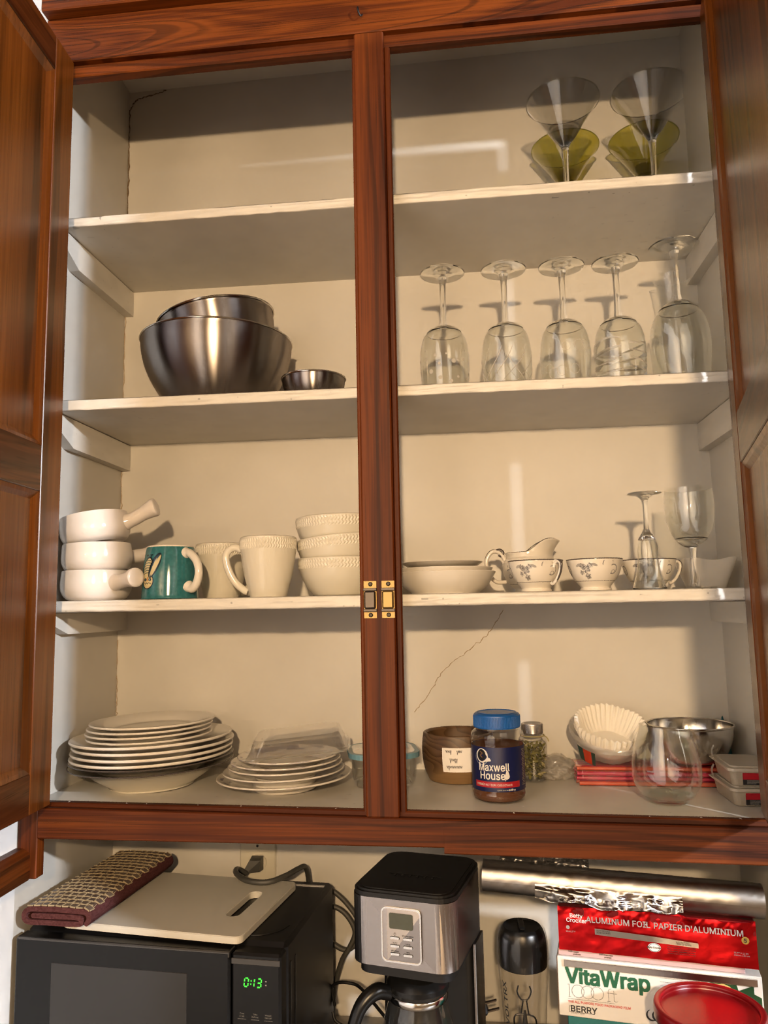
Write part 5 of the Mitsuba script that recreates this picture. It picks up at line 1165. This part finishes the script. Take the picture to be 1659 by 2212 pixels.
t = thing('foil_roll', 'roll of aluminum foil lying across the torn red box', 'foil roll')
part(t, 'roll', P(roll(), 'foil_sheet', 25))
core = lathe([(.0150, 0), (.0195, 0), (.0195, Lr), (.0150, Lr), (.0150, 0)], 40)
R3 = np.eye(4); R3[:3, 0] = e1; R3[:3, 1] = np.cross(ax_, e1); R3[:3, 2] = ax_; R3[:3, 3] = A_
part(t, 'core_tube', P(core, 'card_brown', 40), R3, label='cardboard core')
def flap():
    def fn(u, v):
        x = .20+.52*u; drop = (.0165+.015*np.exp(-((u-.52)/.16)**2)+.005*np.sin(u*9))*v
        w1 = meshkit.noise(np.c_[u*9, v*2.2, 0*u], 8)-.5; w2 = np.abs(meshkit.noise(np.c_[u*20, v*5, 0*u], 9)-.5)-.25
        out = .0243+.007*v+(.014*w1+.009*w2)*(.15+v)
        return A_+np.outer(x*Lr, ax_)+np.outer(out, e1)+np.outer(.004-drop+.010*w1*v, e2)
    return grid_sheet(130, 30, fn)
part(t, 'crumpled_flap', P(flap(), 'foil', 18), label='crumpled loose foil edge')
def tail():
    def fn(u, v):
        w = meshkit.fbm(np.c_[u*11, v*5, 0*u], 3, 4)-.5
        return A_+np.outer((.06+.34*u)*Lr, ax_)+np.outer(-.006-.034*v+.008*w, e1)+np.outer(.0205+.010*w*(.3+v)+.006*v, e2)
    return grid_sheet(90, 22, fn)
part(t, 'crumpled_tail', P(tail(), 'foil', 18), label='crumpled foil behind the roll')

# ================================================================ red lidded canister
t = thing('red_canister', 'dark red plastic canister with round lid before the film box', 'canister'); M = mat((.9440, -.0850, CT+.0004))
zl = .2310
part(t, 'body', P(lathe(spline([(.0520, .001), (.0560, .006), (.0600, .12), (.0625, zl-.018)], 6), 72), 'red_plastic'), M)
part(t, 'base', P(lathe([(0, .0006), (.052, .0006), (.052, .003), (0, .003)], 48), 'red_plastic'), M)
part(t, 'lid', P(lathe(spline([(.0635, zl-.020), (.0668, zl-.018), (.0680, zl-.008), (.0676, zl-.001), (.0655, zl+.0015), (.0610, zl+.0015), (.0585, zl-.0005), (.0570, zl-.0060), (.030, zl-.0075), (0, zl-.0080)], 5), 96), 'red_plastic'), M, label='round red lid')

# ================================================================ the two lamps (outside the picture)
t = thing('pendant_lamp', 'warm pendant lamp with a round bulb hanging behind the viewer', 'lamp')
part(t, 'bulb', {'type': 'sphere', 'center': list(WARM_AT), 'radius': WARM_R, 'bsdf': {'type': 'ref', 'id': 'label_white'}, 'emitter': {'type': 'area', 'radiance': rgb(*WARM_RADIANCE)}})
part(t, 'socket', P(lathe([(0, .085), (.014, .085), (.017, .07), (.018, .0412), (0, .0412)], 32), 'black_satin'), mat(WARM_AT))
part(t, 'cord', P(tube([(WARM_AT[0], WARM_AT[1], WARM_AT[2]+.084), (WARM_AT[0], WARM_AT[1], CEIL-.021)], .003, 8), 'black_satin', 60))
part(t, 'canopy', P(lathe([(0, 0), (.02, 0), (.05, .012), (.055, .02), (0, .02)], 40), 'black_satin'), mat((WARM_AT[0], WARM_AT[1], CEIL-.0205)))
t = thing('globe_lamp', 'cool white globe lamp hanging far to the right', 'lamp')
part(t, 'globe', {'type': 'sphere', 'center': list(COOL_AT), 'radius': COOL_R, 'bsdf': {'type': 'ref', 'id': 'label_white'}, 'emitter': {'type': 'area', 'radiance': rgb(*COOL_RADIANCE)}})
part(t, 'cap', P(lathe([(0, .115), (.012, .115), (.03, .10), (.032, COOL_R*.93), (0, COOL_R*1.02)], 32), 'black_satin'), mat(COOL_AT))
part(t, 'rod', P(tube([(COOL_AT[0], COOL_AT[1], COOL_AT[2]+.114), (COOL_AT[0], COOL_AT[1], CEIL-.001)], .005, 8), 'black_satin', 60))
